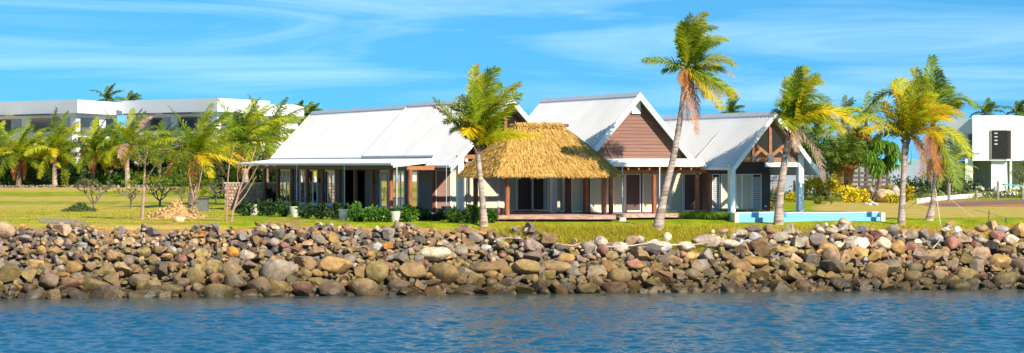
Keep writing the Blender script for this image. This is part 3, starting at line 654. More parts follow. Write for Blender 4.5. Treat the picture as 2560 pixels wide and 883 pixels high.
for a, c, k, s in ((699, 728, 'blind', 3), (752, 766, 'dark', 1), (772, 796, 'blind', 2), (813, 840, 'blind', 3), (953, 974, 'blind', 1), (982, 1014, 'blind', 3), (1030, 1047, 'dark', 1)):
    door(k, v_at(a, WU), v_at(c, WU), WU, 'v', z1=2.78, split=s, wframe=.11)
for px in (744, 801, 937):
    v = v_at(px, WU); b = MB(); hbox(b, WU-.16, WU-.01, v-.08, v+.08, 1.95, 2.2); b.build('wall_lamp', M_FRAME, villa)
# front porch of the left wing
FV = 4.0
b = MB(); hbox(b, WU+.2, 3.1, FV, FV+.2, FL, 3.3); b.build('wall', M_WALLG, villa)
b = MB(); b.hexa([hw(WU, FV, 3.3), hw(3.1, FV, 3.3), hw(RU, FV, RZ-.12)], [hw(WU, FV+.2, 3.3), hw(3.1, FV+.2, 3.3), hw(RU, FV+.2, RZ-.12)]); b.build('gable_wall', M_WALLB, villa)
b = MB(); hbox(b, -3.6, 3.6, VF+.1, FV, .14, FL-.012); b.build('porch_floor', M_DECK, villa)
for a, c, k in ((1088, 1126, 'panel'), (1127, 1163, 'blind'), (1166, 1190, 'blind'), (1191, 1245, 'blind'), (1247, 1263, 'blind'), (1264, 1291, 'blind'), (1292, 1329, 'screen')):
    door(k, u_at(a, FV), u_at(c, FV), FV, 'u', z1=2.80)
b = MB(); hbox(b, WU-.04, 3.0, FV-.14, FV-.005, 2.82, 3.02); b.build('door_head', M_BEAM, villa)
b = MB(); hbox(b, WU-.06, WU+.04, FV-.14, FV-.003, FL, 2.82); b.build('door_jamb', M_BEAM, villa)
pole(WU-.35, FV-1.0, FL, 3.0, .13); 
def sqpost(u, v, z0, z1, w, m=M_WHITE, name='post'):
    b = MB(); hbox(b, u-w, u+w, v-w, v+w, z0, z1); return b.build(name, m, villa)
PV = -.15
sqpost(u_at(1150, PV), PV, .1, zL(u_at(1150, PV))-.1, .175); sqpost(u_at(1384, PV), PV, .1, zL(u_at(1384, PV))-.1, .16)
# exposed truss in the left gable
def truss(cu, zf, zt, half, v, parent, full):
    T = lambda p, q, w=.09, m=M_TRUSS, nm='truss_member', vv=v: MB().bar(hw(p[0], vv, p[1]), hw(q[0], vv, q[1]), .07*VV, w*nrmz(np.cross(VV, hw(q[0], vv, q[1])-hw(p[0], vv, p[1])))).build(nm, m, parent)
    T((cu-half, zf), (cu+half, zf), .12)
    T((cu, zf+.12), (cu, zt-.35), .09)
    sl = (zt-zf)/half
    for k in (-1, 1):
        if not full:
            T((cu+k*(half-.1), zf-.1), (cu+k*.10, zt-.28), .10, vv=v+.10); continue
        T((cu, zf+.14), (cu+k*half*.52, zf+sl*half*.48-.28), .09, vv=v+.012)
        T((cu+k*half*.55, zf+.1), (cu+k*half*.28, zf+.62), .085, vv=v+.02)
        T((cu+k*half*.55, zf+.11), (cu+k*half*.55, zf+sl*half*.45-.24), .075, vv=v-.012)
        T((cu+k*(half-.1), zf-.1), (cu+k*.10, zt-.28), .10, vv=v+.10)
        MB().box(hw(cu+k*half*.55, v-.09, zf-.14), .17*UV, .012*VV, .34).build('gusset_plate', M_PLATE, parent)
    MB().box(hw(cu, v-.095, zf-.16), .2*UV, .012*VV, .48).build('gusset_plate', M_PLATE, parent)
truss(RU, 3.55, 6.75, 3.0, .36, villa, False)
b = MB(); hbox(b, -3.2, 2.75, PV-.1, PV+.1, 3.05, 3.30); b.build('tie_beam', M_TRUSS, villa)
MB().box(hw(u_at(1161, PV), PV-.22, z_at(404, -3, PV)), .09*UV, .1*VV, .16).build('floodlight', M_WHITE, villa)
# --- middle wing
MV = -4.3; MU, MZ, MS = 6.03, 7.10, 1.095; MEND = 9.6; MH = 3.55
def zM(u): return MZ-MS*abs(u-MU)
roof_slope(MU, MZ, MU-MH, zM(MU-MH), MV, MEND, villa); roof_slope(MU, MZ, MU+MH, zM(MU+MH), MV, MEND, villa)
ridge_cap(MU, MZ, MV-.02, MEND, MS, villa); barge(MU, MZ, MU-MH, zM(MU-MH), MV, villa, .34); barge(MU, MZ, MU+MH, zM(MU+MH), MV, villa, .34)
GV = MV+.55                                             # the boarded gable wall
gz0 = 3.46
b = MB(); hh = (MZ-.25-gz0)/MS
b.hexa([hw(MU-hh, GV+.04, gz0), hw(MU+hh, GV+.04, gz0), hw(MU, GV+.04, MZ-.22)], [hw(MU-hh, GV+.14, gz0), hw(MU+hh, GV+.14, gz0), hw(MU, GV+.14, MZ-.22)])
gw = b.build('gable_wall', M_SIDING, villa)
nb = 17; bh = (MZ-.3-gz0)/nb
for i in range(nb):
    z0 = gz0+i*bh; z1 = z0+bh-.016; w0 = (MZ-.2-z0)/MS; w1 = (MZ-.2-z1)/MS
    b = MB(); b.hexa([hw(MU-w0, GV-.005, z0), hw(MU+w0, GV-.005, z0), hw(MU+w0, GV+.036, z0), hw(MU-w0, GV+.036, z0)], [hw(MU-w1, GV+.018, z1), hw(MU+w1, GV+.018, z1), hw(MU+w1, GV+.036, z1), hw(MU-w1, GV+.036, z1)])
    b.build('weatherboard', M_SIDING, gw)
b = MB(); hbox(b, MU-.3, MU+.24, GV-.12, GV-.01, MZ-1.12, MZ-.36); b.build('gable_vent', M_WHITE, villa)
FV2 = -4.5; ur = 9.95
b = MB(); hbox(b, MU-MH-.1, ur, FV2+.06, GV+.2, 3.24, 3.44); b.build('fascia', M_WHITE, villa)
b = MB(); hbox(b, MU-MH-.2, ur+.1, FV2-.16, FV2+.05, 3.00, 3.23); b.build('gutter', M_WHITE, villa)
b = MB(); hbox(b, MU-MH-.2, ur, FV2+.05, -1.3, 2.98, 3.02); b.build('verandah_ceiling', M_LINING, villa)
pv = -4.0
b = MB(); hbox(b, MU-MH-.3, 10.3, pv-.09, pv+.09, 2.62, 2.80); b.build('beam', M_BEAM, villa)
for k in range(11):
    u = 3.2+k*.66; b = MB(); hbox(b, u-.04, u+.04, FV2-.05, -1.4, 2.805, 2.965); b.build('rafter', M_TRUSS, villa)
for px, m in ((1527, M_POSTO), (1635, M_POSTO), (1748, M_BEAM), (1772, M_POSTO)):
    u = u_at(px, pv); pole(u, pv+(.25 if px == 1748 else 0), FL-.05, 2.63, .135, m)
MW = -1.4
b = MB(); hbox(b, 2.9, 10.9, MW, MW+.2, FL-.1, 3.0); b.build('wall', M_WALLB, villa)
b = MB(); hbox(b, 2.9, 3.09, MW+.2, FV, FL-.1, 3.3); b.build('wall', M_WALLB, villa)
for a, c, k in ((1418, 1424, 'blind'), (1427, 1456, 'blind'), (1474, 1504, 'blind'), (1507, 1529, 'blind'), (1532, 1561, 'blind'), (1562, 1600, 'screen'), (1605, 1637, 'blind'), (1640, 1673, 'blind'), (1674, 1706, 'blind'), (1708, 1741, 'screen'), (1745, 1772, 'panel')):
    door(k, u_at(a, MW), u_at(c, MW), MW, 'u', z1=2.58)
for a, c, k in ((1334, 1372, 'blind'), (1374, 1414, 'blind')):
    door(k, v_at(a, 2.9), v_at(c, 2.9), 2.9, 'v')
sqpost(u_at(1465, MW-.25), MW-.25, FL, 2.98, .12, M_BEAM)
b = MB(); hbox(b, 2.6, 10.6, pv-.5, MW, .12, FL-.02); b.build('verandah_floor', M_DECK, villa)
b = MB(); hbox(b, 9.0, 9.2, MW+.2, MEND, 0, 3.1); b.build('wall', M_WALLB, villa)
# --- right wing
RV = -7.6; CU, CZ, CS = 12.86, 6.02, 1.17; CEND = 6.6; CL, CR = 2.72, 2.98
def zR(u): return CZ-CS*abs(u-CU)
roof_slope(CU, CZ, CU-CL, zR(CU-CL), RV, CEND, villa); roof_slope(CU, CZ, CU+CR, zR(CU+CR), RV, CEND, villa)
ridge_cap(CU, CZ, RV-.02, CEND, CS, villa); barge(CU, CZ, CU-CL-.06, zR(CU-CL-.06), RV, villa, .26); barge(CU, CZ, CU+CR, zR(CU+CR), RV, villa, .26)
gutter(CU-CL, RV+.06, -3.9, zR(CU-CL)+.10, villa, m=M_WHITE)
PR = -7.0
u1, u2 = u_at(1829, PR), u_at(2000, PR)
sqpost(u1, PR, .05, zR(u1)-.08, .165); sqpost(u2, PR, .05, zR(u2)-.08, .165)
truss(CU, 3.38, 5.92, 2.0, PR, villa, True)
RW = -2.6
ww0, ww1 = u_at(1776, RW), u_at(1926, RW)
b = MB(); hbox(b, ww0, ww1, RW, RW+.2, .1, 3.45); b.build('wall', M_WALLB, villa)
b = MB(); hbox(b, ww1, ww1+1.6, RW, RW+.12, 2.9, 3.4); b.build('wall', M_LINING, villa)
b = MB(); hbox(b, ww0, ww0+.2, RW+.2, MW, .1, 3.0); b.build('wall', M_PANEL, villa)
b = MB(); b.hexa([hw(CU-CL+.3, RW+.02, 3.45), hw(CU+CR-.5, RW+.02, 3.45), hw(CU, RW+.02, CZ-.1)], [hw(CU-CL+.3, RW+.2, 3.45), hw(CU+CR-.5, RW+.2, 3.45), hw(CU, RW+.2, CZ-.1)]); b.build('gable_wall', M_LINING, villa)
b = MB(); hbox(b, CU-.3, u2+.1, PR-.08, PR+.08, 2.98, 3.24); b.build('porch_beam', M_WHITE, villa)
b = MB(); hbox(b, ww1-.1, CU+CR-.6, PR+.1, CEND-1, 2.78, 2.86); b.build('porch_ceiling', M_LINING, villa)
z1w = 2.56; M_LOUV = mat('grey_louvre', (.42, .42, .42), .6, .08, 4)
for a, c, k in ((1779, 1798, 'louvre'), (1801, 1830, 'blind'), (1838, 1853, 'blind'), (1853, 1877, 'blind'), (1879, 1902, 'louvre')):
    if k == 'louvre':
        c0, c1 = u_at(a, RW), u_at(c, RW); d = door('dark', c0, c1, RW, 'u', FL, z1w)
        for i in range(16):
            z = .46+i*.122; b = MB(); hbox(b, c0+.06, c1-.06, RW-.085, RW-.06, z, z+.10); b.build('louvre_slat', M_LOUV, d)
    else: door(k, u_at(a, RW), u_at(c, RW), RW, 'u', FL, z1w)
b = MB(); hbox(b, 10.62, CU+CR-.4, PR-.4, RW+3, .02, FL-.03); b.build('porch_floor', M_CONC, villa)
MB().box(hw(u_at(1913, RW), RW-.05, .62), .07*UV, .02*VV, .1).build('power_socket', M_WHITE, villa)
for px in (1553, 1646):
    u = u_at(px, FV2-.05); downpipe(hw(u, FV2-.2, 3.0), hw(u, FV2-.2, .4), villa)
# stacked timber screen beside the right porch
ts = thing('stacked_timber', 'stack of split timber battens beside the right porch wall', 'timber stack', on_ground(1938, 142))
for i in range(13):
    z = .05+i*.17; b = MB(); p = P(1931, 500, 142); q = P(1944, 500, 142); p[2] = q[2] = z+.06
    b.bar(p, q, V3(0, .2, 0), V3(0, 0, .055)); b.build('batten', M_WOODG if i % 3 else M_TRUSS, ts)

# ------------------------------------------------------------------ deck and thatched pavilion
DZ = .34; dY0, dY1 = 130.7, 136.6
dx0, dx1 = (1238-CX)/F*dY0, (1540-CX)/F*dY0
deck = thing('timber_deck', 'low weathered timber deck under the thatched pavilion', 'deck', (dx0, dY0, 0))
nb = 42; bw = (dY1-dY0)/nb
for i in range(nb):
    y0 = dY0+i*bw; b = MB(); b.hexa([V3(dx0, y0, DZ-.04), V3(dx1, y0, DZ-.04), V3(dx1, y0+bw-.012, DZ-.04), V3(dx0, y0+bw-.012, DZ-.04)], [V3(dx0, y0, DZ), V3(dx1, y0, DZ), V3(dx1, y0+bw-.012, DZ), V3(dx0, y0+bw-.012, DZ)])
    b.build('deck_board', M_DECK, deck)
for x0, x1 in ((dx0, dx0+.72), (dx0+.73, dx0+5.3), (dx0+5.31, dx1)):
    b = MB(); b.hexa([V3(x0, dY0-.05, .13), V3(x1, dY0-.05, .13), V3(x1, dY0-.008, .13), V3(x0, dY0-.008, .13)], [V3(x0, dY0-.05, DZ+.004), V3(x1, dY0-.05, DZ+.004), V3(x1, dY0-.008, DZ+.004), V3(x0, dY0-.008, DZ+.004)])
    b.build('edge_board', M_DECK, deck)
for k in range(6):
    x = dx0+.3+k*(dx1-dx0-.6)/5; b = MB(); b.box(V3(x, dY0+.5, -.1), V3(.08, 0, 0), V3(0, .08, 0), .40); b.build('stump', M_STUMP, deck)
b = MB(); b.hexa([V3(dx0+.1, dY0+.35, -.05), V3(dx1-.1, dY0+.35, -.05), V3(dx1-.1, dY1, -.05), V3(dx0+.1, dY1, -.05)], [V3(dx0+.1, dY0+.35, .28), V3(dx1-.1, dY0+.35, .28), V3(dx1-.1, dY1, .28), V3(dx0+.1, dY1, .28)]); b.build('bearer', M_STUMP, deck)
stp = MB(); p = on_ground(1556, 131.6); stp.box(p+V3(0, 0, -.05), V3(.2, 0, 0), V3(0, .2, 0), .28); setp(stp.build('stone_step', M_CONC), 'small block step at the right end of the timber deck', 'step')
A0 = V3((1245-CX)/F*130.0, 130.0, 0)
def tp(u, v, z): return A0+u*UV+v*VV+z*ZV
TWd, TDp, TEZ, TRZ = 7.2, 5.3, 2.66, 5.32; R0, R1 = 2.2, 4.85
pav = thing('thatched_pavilion', 'open pavilion with a golden thatched hip roof in front of the villa', 'pavilion', tp(3.7, 2.6, 0))
core = MB(); e = [tp(.15, .15, TEZ+.12), tp(TWd-.15, .15, TEZ+.12), tp(TWd-.15, TDp-.15, TEZ+.12), tp(.15, TDp-.15, TEZ+.12)]; ra, rb = tp(R0, TDp/2, TRZ-.1), tp(R1, TDp/2, TRZ-.1)
core.poly(e[0], e[1], rb, ra); core.poly(e[1], e[2], rb); core.poly(e[2], e[3], ra, rb); core.poly(e[3], e[0], ra); core.poly(e[3], e[2], e[1], e[0])
roof = core.build('thatch_roof', M_THATCHB, pav)
def thatch():
    r = np.random.default_rng(5); vs = []; q = []
    faces = [((0, 0), (TWd, 0), (R1, TDp/2), (R0, TDp/2)), ((0, TDp), (0, 0), (R0, TDp/2), (R0, TDp/2)), ((TWd, 0), (TWd, TDp), (R1, TDp/2), (R1, TDp/2)), ((TWd, TDp), (0, TDp), (R0, TDp/2), (R1, TDp/2))]
    cnt = [11000, 6500, 2600, 1500]
    for (a, b_, c, d), n in zip(faces, cnt):
        s = r.random(n); t = 1-np.sqrt(r.random(n)); t = np.where(r.random(n) < .16, r.random(n)*.03, t); t = np.round(t*16+r.normal(0, .22, n))/16
        t = np.clip(t, -.01, 1)
        a, b_, c, d = [np.array(x, float) for x in (a, b_, c, d)]
        lo = a+(b_-a)*s[:, None]; hi = d+(c-d)*s[:, None]; pt = lo+(hi-lo)*t[:, None]
        z = TEZ+(TRZ-TEZ)*t+.10*np.sin(np.pi*np.clip(t, 0, 1))
        p = A0+pt[:, :1]*UV+pt[:, 1:]*VV+z[:, None]*ZV
        dn = nrmz(np.concatenate([lo-hi, np.full((n, 1), TEZ-TRZ)], 1)); dn = dn[:, :1]*UV+dn[:, 1:2]*VV+dn[:, 2:]*ZV
        ac = (b_-a)/np.linalg.norm(b_-a); ac = ac[0]*UV+ac[1]*VV
        nn = nrmz(np.cross(ac, dn)); nn = nn*np.sign(nn[:, 2:3])
        dn = nrmz(dn+r.normal(0, .16, (n, 1))*ac+nn*r.uniform(.04, .30, (n, 1))+V3(0, 0, -.12))
        ln = r.uniform(.22, .48, n)[:, None]; w = r.uniform(.016, .042, n)[:, None]
        wv = nrmz(ac+nn*r.normal(0, .5, (n, 1)))*w
        p = p+nn*r.uniform(.0, .07, (n, 1)); k = sum(len(x) for x in vs)
        vs.append(np.stack([p-wv, p+wv, p+dn*ln+wv*.45, p+dn*ln-wv*.45], 1).reshape(-1, 3))
        q.append(k+np.arange(n)[:, None]*4+np.arange(4))
    n = 1500; s = r.random(n)                                            # bound straw along the ridge
    p = A0+(R0-.1+(R1-R0+.2)*s)[:, None]*UV+(TDp/2+r.normal(0, .05, n))[:, None]*VV+(TRZ+.08+r.normal(0, .03, n))[:, None]*ZV
    sg = np.sign(r.normal(size=(n, 1))); dn = nrmz(sg*VV*.75+UV*r.normal(0, .3, (n, 1))-ZV*r.uniform(.3, .9, (n, 1))); ln = r.uniform(.2, .42, n)[:, None]; wv = UV*r.uniform(.016, .04, n)[:, None]; k = sum(len(x) for x in vs)
    vs.append(np.stack([p-wv, p+wv, p+dn*ln+wv*.45, p+dn*ln-wv*.45], 1).reshape(-1, 3)); q.append(k+np.arange(n)[:, None]*4+np.arange(4))
    me = npmesh('thatch_strand', np.concatenate(vs)-np.array(pav.location), None, np.concatenate(q))
    o = link('thatch_strand', me, M_THATCH, roof); o['kind'] = 'stuff'
thatch()
MB().tube([tp(R0-.45, TDp/2, TRZ-.02), tp(R1+.5, TDp/2, TRZ-.02)], .085, 8).build('ridge_pole', M_POST, pav)
for px, v, m in ((1268, .55, M_POSTO), (1510, .55, M_POSTO), (1189, 4.75, M_POST), (1421, 4.75, M_POST)):  # front posts in the sunlit copy, back posts in the shaded one
    k = (px-CX)/F; u = (k*(A0[1]+v*cT)-A0[0]+v*sT)/(cT-k*sT)
    q = [tp(u+random.uniform(-.01, .01), v, DZ+(2.95-DZ)*t) for t in np.linspace(0, 1, 7)]
    MB().tube(q, [.14*random.uniform(.93, 1.07) for _ in q], 12).build('post', m, pav, True)
for v in (.55, 4.75): MB().tube([tp(.4, v, 2.8), tp(TWd-.4, v, 2.8)], .09, 8).build('wall_plate', M_POST, pav)

# ------------------------------------------------------------------ pool
pool = thing('swimming_pool', 'raised pale blue infinity pool in front of the right gable', 'pool', on_ground(2030, 149))
M_POOL = mat('pool_tile', (.19, .46, .68), .35, .06, 6, .05, 30); M_COPE = mat('cream_stone', (.72, .62, .45), .7, .12, 4)
pa, pb = P(1846, 557, 131.5), P(2202, 557, 133.3); pdir = nrmz(V3(pb[0]-pa[0], pb[1]-pa[1], 0)); pback = V3(-pdir[1], pdir[0], 0)
def pbox(mb, s0, s1, d0, d1, z0, z1):
    q = lambda s, d, z: V3(pa[0], pa[1], 0)+pdir*s+pback*d+V3(0, 0, z)
    return mb.hexa([q(s0, d0, z0), q(s1, d0, z0), q(s1, d1, z0), q(s0, d1, z0)], [q(s0, d0, z1), q(s1, d0, z1), q(s1, d1, z1), q(s0, d1, z1)])
PLn = float(np.linalg.norm((pb-pa)[:2]))
pbox(MB(), 0, PLn, 0, .3, -.35, .20).build('catch_wall', M_POOL, pool)
pbox(MB(), .0, PLn, .34, .6, -.3, .44).build('weir_wall', M_POOL, pool)
pbox(MB(), .0, PLn, .33, .64, .442, .475).build('coping', M_WHITE, pool)
pbox(MB(), -.22, 0, -.06, .66, -.3, .44).build('end_block', M_COPE, pool)
pbox(MB(), PLn, PLn+.24, -.06, .66, -.3, .44).build('end_block', M_COPE, pool)
pbox(MB(), 0, .2, .64, 3.8, -.3, .44).build('side_wall', M_POOL, pool); pbox(MB(), PLn-.2, PLn, .64, 3.8, -.3, .44).build('side_wall', M_POOL, pool)
pbox(MB(), .2, PLn-.2, 3.6, 3.8, -.3, .46).build('side_wall', M_POOL, pool); pbox(MB(), .2, PLn-.2, .6, 3.6, .38, .40).build('pool_water', mat('pool_water', (.05, .28, .42), .05, .1, 1, .2, 6), pool)
q0 = P(1760, 531, 139.0)
b = MB(); b.bar(V3(pa[0]-.1, pa[1]+.9, .33), V3(q0[0], q0[1], .33), .12*nrmz(V3(1, .5, 0)), V3(0, 0, .12)); b.build('side_channel', M_POOL, pool)

# ------------------------------------------------------------------ vegetation helpers
def leaf_mesh(name, c, size, rg, org, aspect=.42, up=.35, dirs=None, spread=1.0, sizes=None):
    """diamond leaves at points c"""
    n = len(c); d = nrmz(rg.normal(size=(n, 3))*spread+np.array([0, 0, up])+(0 if dirs is None else dirs))
    s = nrmz(np.cross(d, rg.normal(size=(n, 3)))); nn = np.cross(d, s)
    l = (rg.uniform(.6, 1.25, n)*size)[:, None] if sizes is None else sizes[:, None]
    a = c; b = c+d*l*.5+s*l*aspect*.5+nn*l*.06; e = c+d*l-nn*l*.08; f = c+d*l*.5-s*l*aspect*.5+nn*l*.06
    v = np.stack([a, b, e, f], 1).reshape(-1, 3)-np.asarray(org); q = np.arange(n)[:, None]*4+np.arange(4)
    return npmesh(name, v, None, q)
def clump_points(center, rad, n, rg, nclump=14, csize=.42, shell=.55):
    center = np.asarray(center, float); rad = np.asarray(rad, float)
    d = nrmz(rg.normal(size=(nclump, 3))); cc = center+d*rad*(shell+(1-shell)*rg.random((nclump, 1)))*.78
    k = rg.integers(0, nclump, n); p = cc[k]+nrmz(rg.normal(size=(n, 3)))*(rg.random((n, 1))**.5)*rad.min()*csize*rg.uniform(.7, 1.3, (nclump, 1))[k]
    return p, nrmz(p-center)
SHR = [0]
def shrub(label, px, base_y, w, h, m, leaf=.16, n=900, name='shrub', cat='shrub', group=None, Y=None, stems=5, aspect=.42, flowers=None, depth=.8, nclump=14):
    """a leafy bush: pixel of its base, width and height in pixels of the photograph"""
    SHR[0] += 1; rg = np.random.default_rng(900+SHR[0])
    g = G(px, base_y) if Y is None else on_ground(px, Y)
    s = F/g[1]; W = w/s/2; Hh = h/s
    t = thing(name, label, cat, g, group)
    pts, out = clump_points(g+V3(0, 0, Hh*.52), (W, W*depth, Hh*.55), n, rg, nclump)
    pts[:, 2] = np.maximum(pts[:, 2], g[2]+.03)
    link('foliage', leaf_mesh('foliage', pts, leaf, rg, g, aspect, .3, out*.9), m, t)
    b = MB()
    for k in range(stems):
        e = g+V3(rg.uniform(-.6, .6)*W, rg.uniform(-.5, .5)*W, Hh*rg.uniform(.5, .85)); b.tube([g+V3(rg.uniform(-.1, .1)*W, 0, -.03), (g+e)/2+V3(rg.uniform(-.1, .1), 0, .05), e], [.025, .018, .008], 5)
    b.build('stem', M_BARKG, t)
    if flowers:
        k = rg.choice(len(pts), flowers[1]); link('flower', leaf_mesh('flower', pts[k]+out[k]*.08, leaf*.8, rg, g, .8, .2, out[k]), flowers[0], t)
    return t
def frond_data(p0, p1, p2, llen, n, rg, droop, wind, lw=.07):
    t = np.linspace(.10, 1, n)[:, None]
    p = (1-t)**2*p0+2*t*(1-t)*p1+t*t*p2; tg = nrmz(2*(1-t)*(p1-p0)+2*t*(p2-p1))
    side = nrmz(np.cross(tg, V3(.05, -.45, 1.0))); up = np.cross(side, tg)
    vs, tr, qd = [], [], []; k = 0
    prof = (np.sin(np.pi*np.clip(.16+.80*t[:, 0], 0, 1)))**.55
    for s in (-1, 1):
        L = (llen*prof*rg.uniform(.82, 1.12, n))[:, None]
        fw = rg.uniform(.45, .85, (n, 1))+t*.5
        d = nrmz(side*s+tg*fw+up*rg.uniform(-.05, .45, (n, 1))+rg.normal(0, .13, (n, 3)))
        g_ = V3(0, 0, -1)*droop+np.asarray(wind)
        mid = p+d*L*.5+g_*L*.10; tip = p+d*L*.88+g_*L*(.42+.2*rg.random((n, 1)))
        w = tg*.5*lw*(.75+.5*rg.random((n, 1)))
        v = np.stack([p-w*.6, p+w*.6, mid+w, mid-w, tip], 1).reshape(-1, 3); i = k+np.arange(n)*5
        vs.append(v); qd.append(np.stack([i, i+1, i+2, i+3], 1)); tr.append(np.stack([i+3, i+2, i+4], 1)); k += n*5
    # midrib
    m = 9; tt = np.linspace(0, 1, m)[:, None]; c = (1-tt)**2*p0+2*tt*(1-tt)*p1+tt*tt*p2
    tg2 = nrmz(2*(1-tt)*(p1-p0)+2*tt*(p2-p1)+1e-6); s2 = nrmz(np.cross(tg2, V3(.05, -.45, 1.0))); u2 = np.cross(s2, tg2)
    r = (.045*(1-tt)+.008)
    ring = np.stack([c+s2*r, c+u2*r, c-s2*r, c-u2*r], 1).reshape(-1, 3); vs.append(ring)
    for a in range(m-1):
        for j in range(4): qd.append(np.array([[k+a*4+j, k+a*4+(j+1) % 4, k+(a+1)*4+(j+1) % 4, k+(a+1)*4+j]]))
    return np.concatenate(vs), np.concatenate(tr), np.concatenate(qd)
def add_frond(t, org, p0, p1, p2, kind, rg, llen, n=44, droop=.5, wind=(.25, 0, 0), lw=.07):
    v, tr, qd = frond_data(np.asarray(p0), np.asarray(p1), np.asarray(p2), llen, n, rg, droop, wind, lw)
    return link('frond', npmesh('frond', v-np.asarray(org), tr, qd), LF[kind], t)
def trunk(t, pts, rad, m, n=64, rings=True, sides=12):
    q = spline(pts, n); r = np.interp(np.linspace(0, 1, n), np.linspace(0, 1, len(rad)), rad)
    if rings: r = r*(1+.10*np.array([(i % 2 == 0)-.5 for i in range(n)]))
    MB().tube(q, list(r), sides).build('trunk', m, t, True)
def palm_px(label, base, Yd, tr_px, rad, crown, fronds, llen=1.0, group=None, boots=10, bark=M_TRUNK):
    """palm whose fronds were read off the photograph; depth spread through the crown"""
    g = on_ground(base[0], Yd); rg = np.random.default_rng(int(base[0]))
    t = thing('palm_tree', label, 'palm tree', g, group)
    pts = [g-V3(0, 0, .15)]+[P(x, y, Yd) for x, y in tr_px]; trunk(t, pts, rad, bark)
    c = P(crown[0], crown[1], Yd); s = F/Yd
    for i in range(boots):
        a = rg.uniform(0, 6.28); o = V3(math.cos(a), math.sin(a), 0); st = pts[-1]+V3(0, 0, rg.uniform(-.35, .25))
        MB().tube([st+o*.08, st+o*.24+V3(0, 0, .22), st+o*rg.uniform(.3, .45)+V3(0, 0, rg.uniform(.2, .5))], [.09, .06, .02], 5).build('leaf_sheath', M_BOOT, t)
    nf = len(fronds)
    for i, f in enumerate(fronds):
        cx, cy, tx, ty, kind = f[:5]; dz = f[5] if len(f) > 5 else rg.uniform(-1.6, 1.6)
        p0 = c+V3(rg.uniform(-.08, .08), .12*np.sign(dz), rg.uniform(-.1, .1)); p1 = P(cx, cy, Yd)+V3(0, dz*.55, 0); p2 = P(tx, ty, Yd)+V3(0, dz, 0)
        dead = kind in ('dry', 'pink')
        add_frond(t, g, p0, p1, p2, kind, rg, llen*(.55 if dead else 1)*rg.uniform(.88, 1.12), 48 if dead else 84, .75 if dead else .42, (.28, 0, 0) if not dead else (.1, 0, 0), .058)
    return t
def palm_gen(label, px, Yd, crown_y, base_y=None, R=3.6, nf=22, seed=1, lean=0, r0=.2, dark=False, skirt=0, group=None, llen=.7, wind=.28, tint=None, name='palm_tree', nleaf=42):
    rg = np.random.default_rng(seed); g = on_ground(px-lean, Yd); t = thing(name, label, 'palm tree', g, group)
    c = P(px, crown_y, Yd); trunk(t, [g-V3(0, 0, .1), (g*.55+c*.45)+V3(rg.uniform(-.15, .15), 0, 0), c-V3(0, 0, .35), c], [r0*1.35, r0, r0*.85, r0*.8], M_TRUNKD if dark or seed % 2 else M_TRUNK, 26, sides=8)
    for i in range(nf):
        f = (i+.5)/nf; az = i*2.39996+rg.uniform(-.2, .2); el = math.radians(86-104*f**1.05+rg.uniform(-10, 10)); L = R*rg.uniform(.85, 1.12)*(.8+.2*math.sin(math.pi*f))
        d = V3(math.cos(az)*math.cos(el), math.sin(az)*math.cos(el), math.sin(el))
        p1 = c+d*L*.55+V3(wind*.25*L, 0, 0); p2 = p1+nrmz(d+V3(wind*1.0, 0, -.65-.6*f))*L*.52
        k = rg.random()
        kind = 'dark' if dark else ('yellow' if (f > .62 and k < .38) else 'lime' if k < .5 else 'green')
        if f > .9 and k < .35 and not dark: kind = 'dry'
        if tint and k < .3: kind = tint
        add_frond(t, g, c, p1, p2, kind, rg, llen*1.15*rg.uniform(.9, 1.1), nleaf, .55, (wind, 0, 0), .085*max(1, Yd/200))
    for i in range(skirt):
        az = rg.uniform(0, 6.28); o = V3(math.cos(az), math.sin(az), 0)
        add_frond(t, g, c-V3(0, 0, .1), c+o*.9-V3(0, 0, .3), c+o*.65-V3(0, 0, rg.uniform(1.8, 3.0)), 'dry', rg, llen*.6, 24, .8, (0, 0, 0), .12)
    return t

# ------------------------------------------------------------------ the palms in front
palm_px('coconut palm with windblown crown just left of the thatched roof', (1210, 560), 126.5, [(1206, 500), (1200, 440), (1196, 400), (1194, 372)], [.27, .16, .14, .14, .14, .14], (1195, 366), [
 (1140, 312, 1086, 250, 'green', -1.2), (1112, 270, 1084, 268, 'dry', -1.2), (1168, 272, 1127, 262, 'green', .8), (1176, 240, 1148, 250, 'lime', -.6), (1178, 255, 1184, 166, 'lime', .3), (1182, 215, 1192, 162, 'dry', .4),
 (1198, 225, 1238, 170, 'green', .6), (1203, 230, 1222, 176, 'lime', -.8), (1212, 262, 1246, 208, 'green', 1.2), (1226, 240, 1300, 208, 'lime', -.4), (1245, 220, 1302, 214, 'dry', -.4), (1250, 262, 1292, 234, 'green', .9),
 (1242, 282, 1288, 262, 'lime', -1.3), (1228, 332, 1350, 338, 'yellow', -1.0), (1222, 318, 1316, 340, 'lime', -.8), (1238, 318, 1268, 335, 'green', 1.3), (1160, 282, 1112, 306, 'green', -1.0), (1165, 300, 1132, 325, 'lime', 1.2),
 (1180, 292, 1166, 338, 'yellow', -1.5), (1190, 280, 1178, 210, 'green', -1.1), (1205, 292, 1232, 268, 'green', -1.4), (1215, 300, 1250, 290, 'lime', -1.5), (1185, 300, 1150, 290, 'lime', -1.5), (1200, 260, 1205, 185, 'lime', 1.4)])
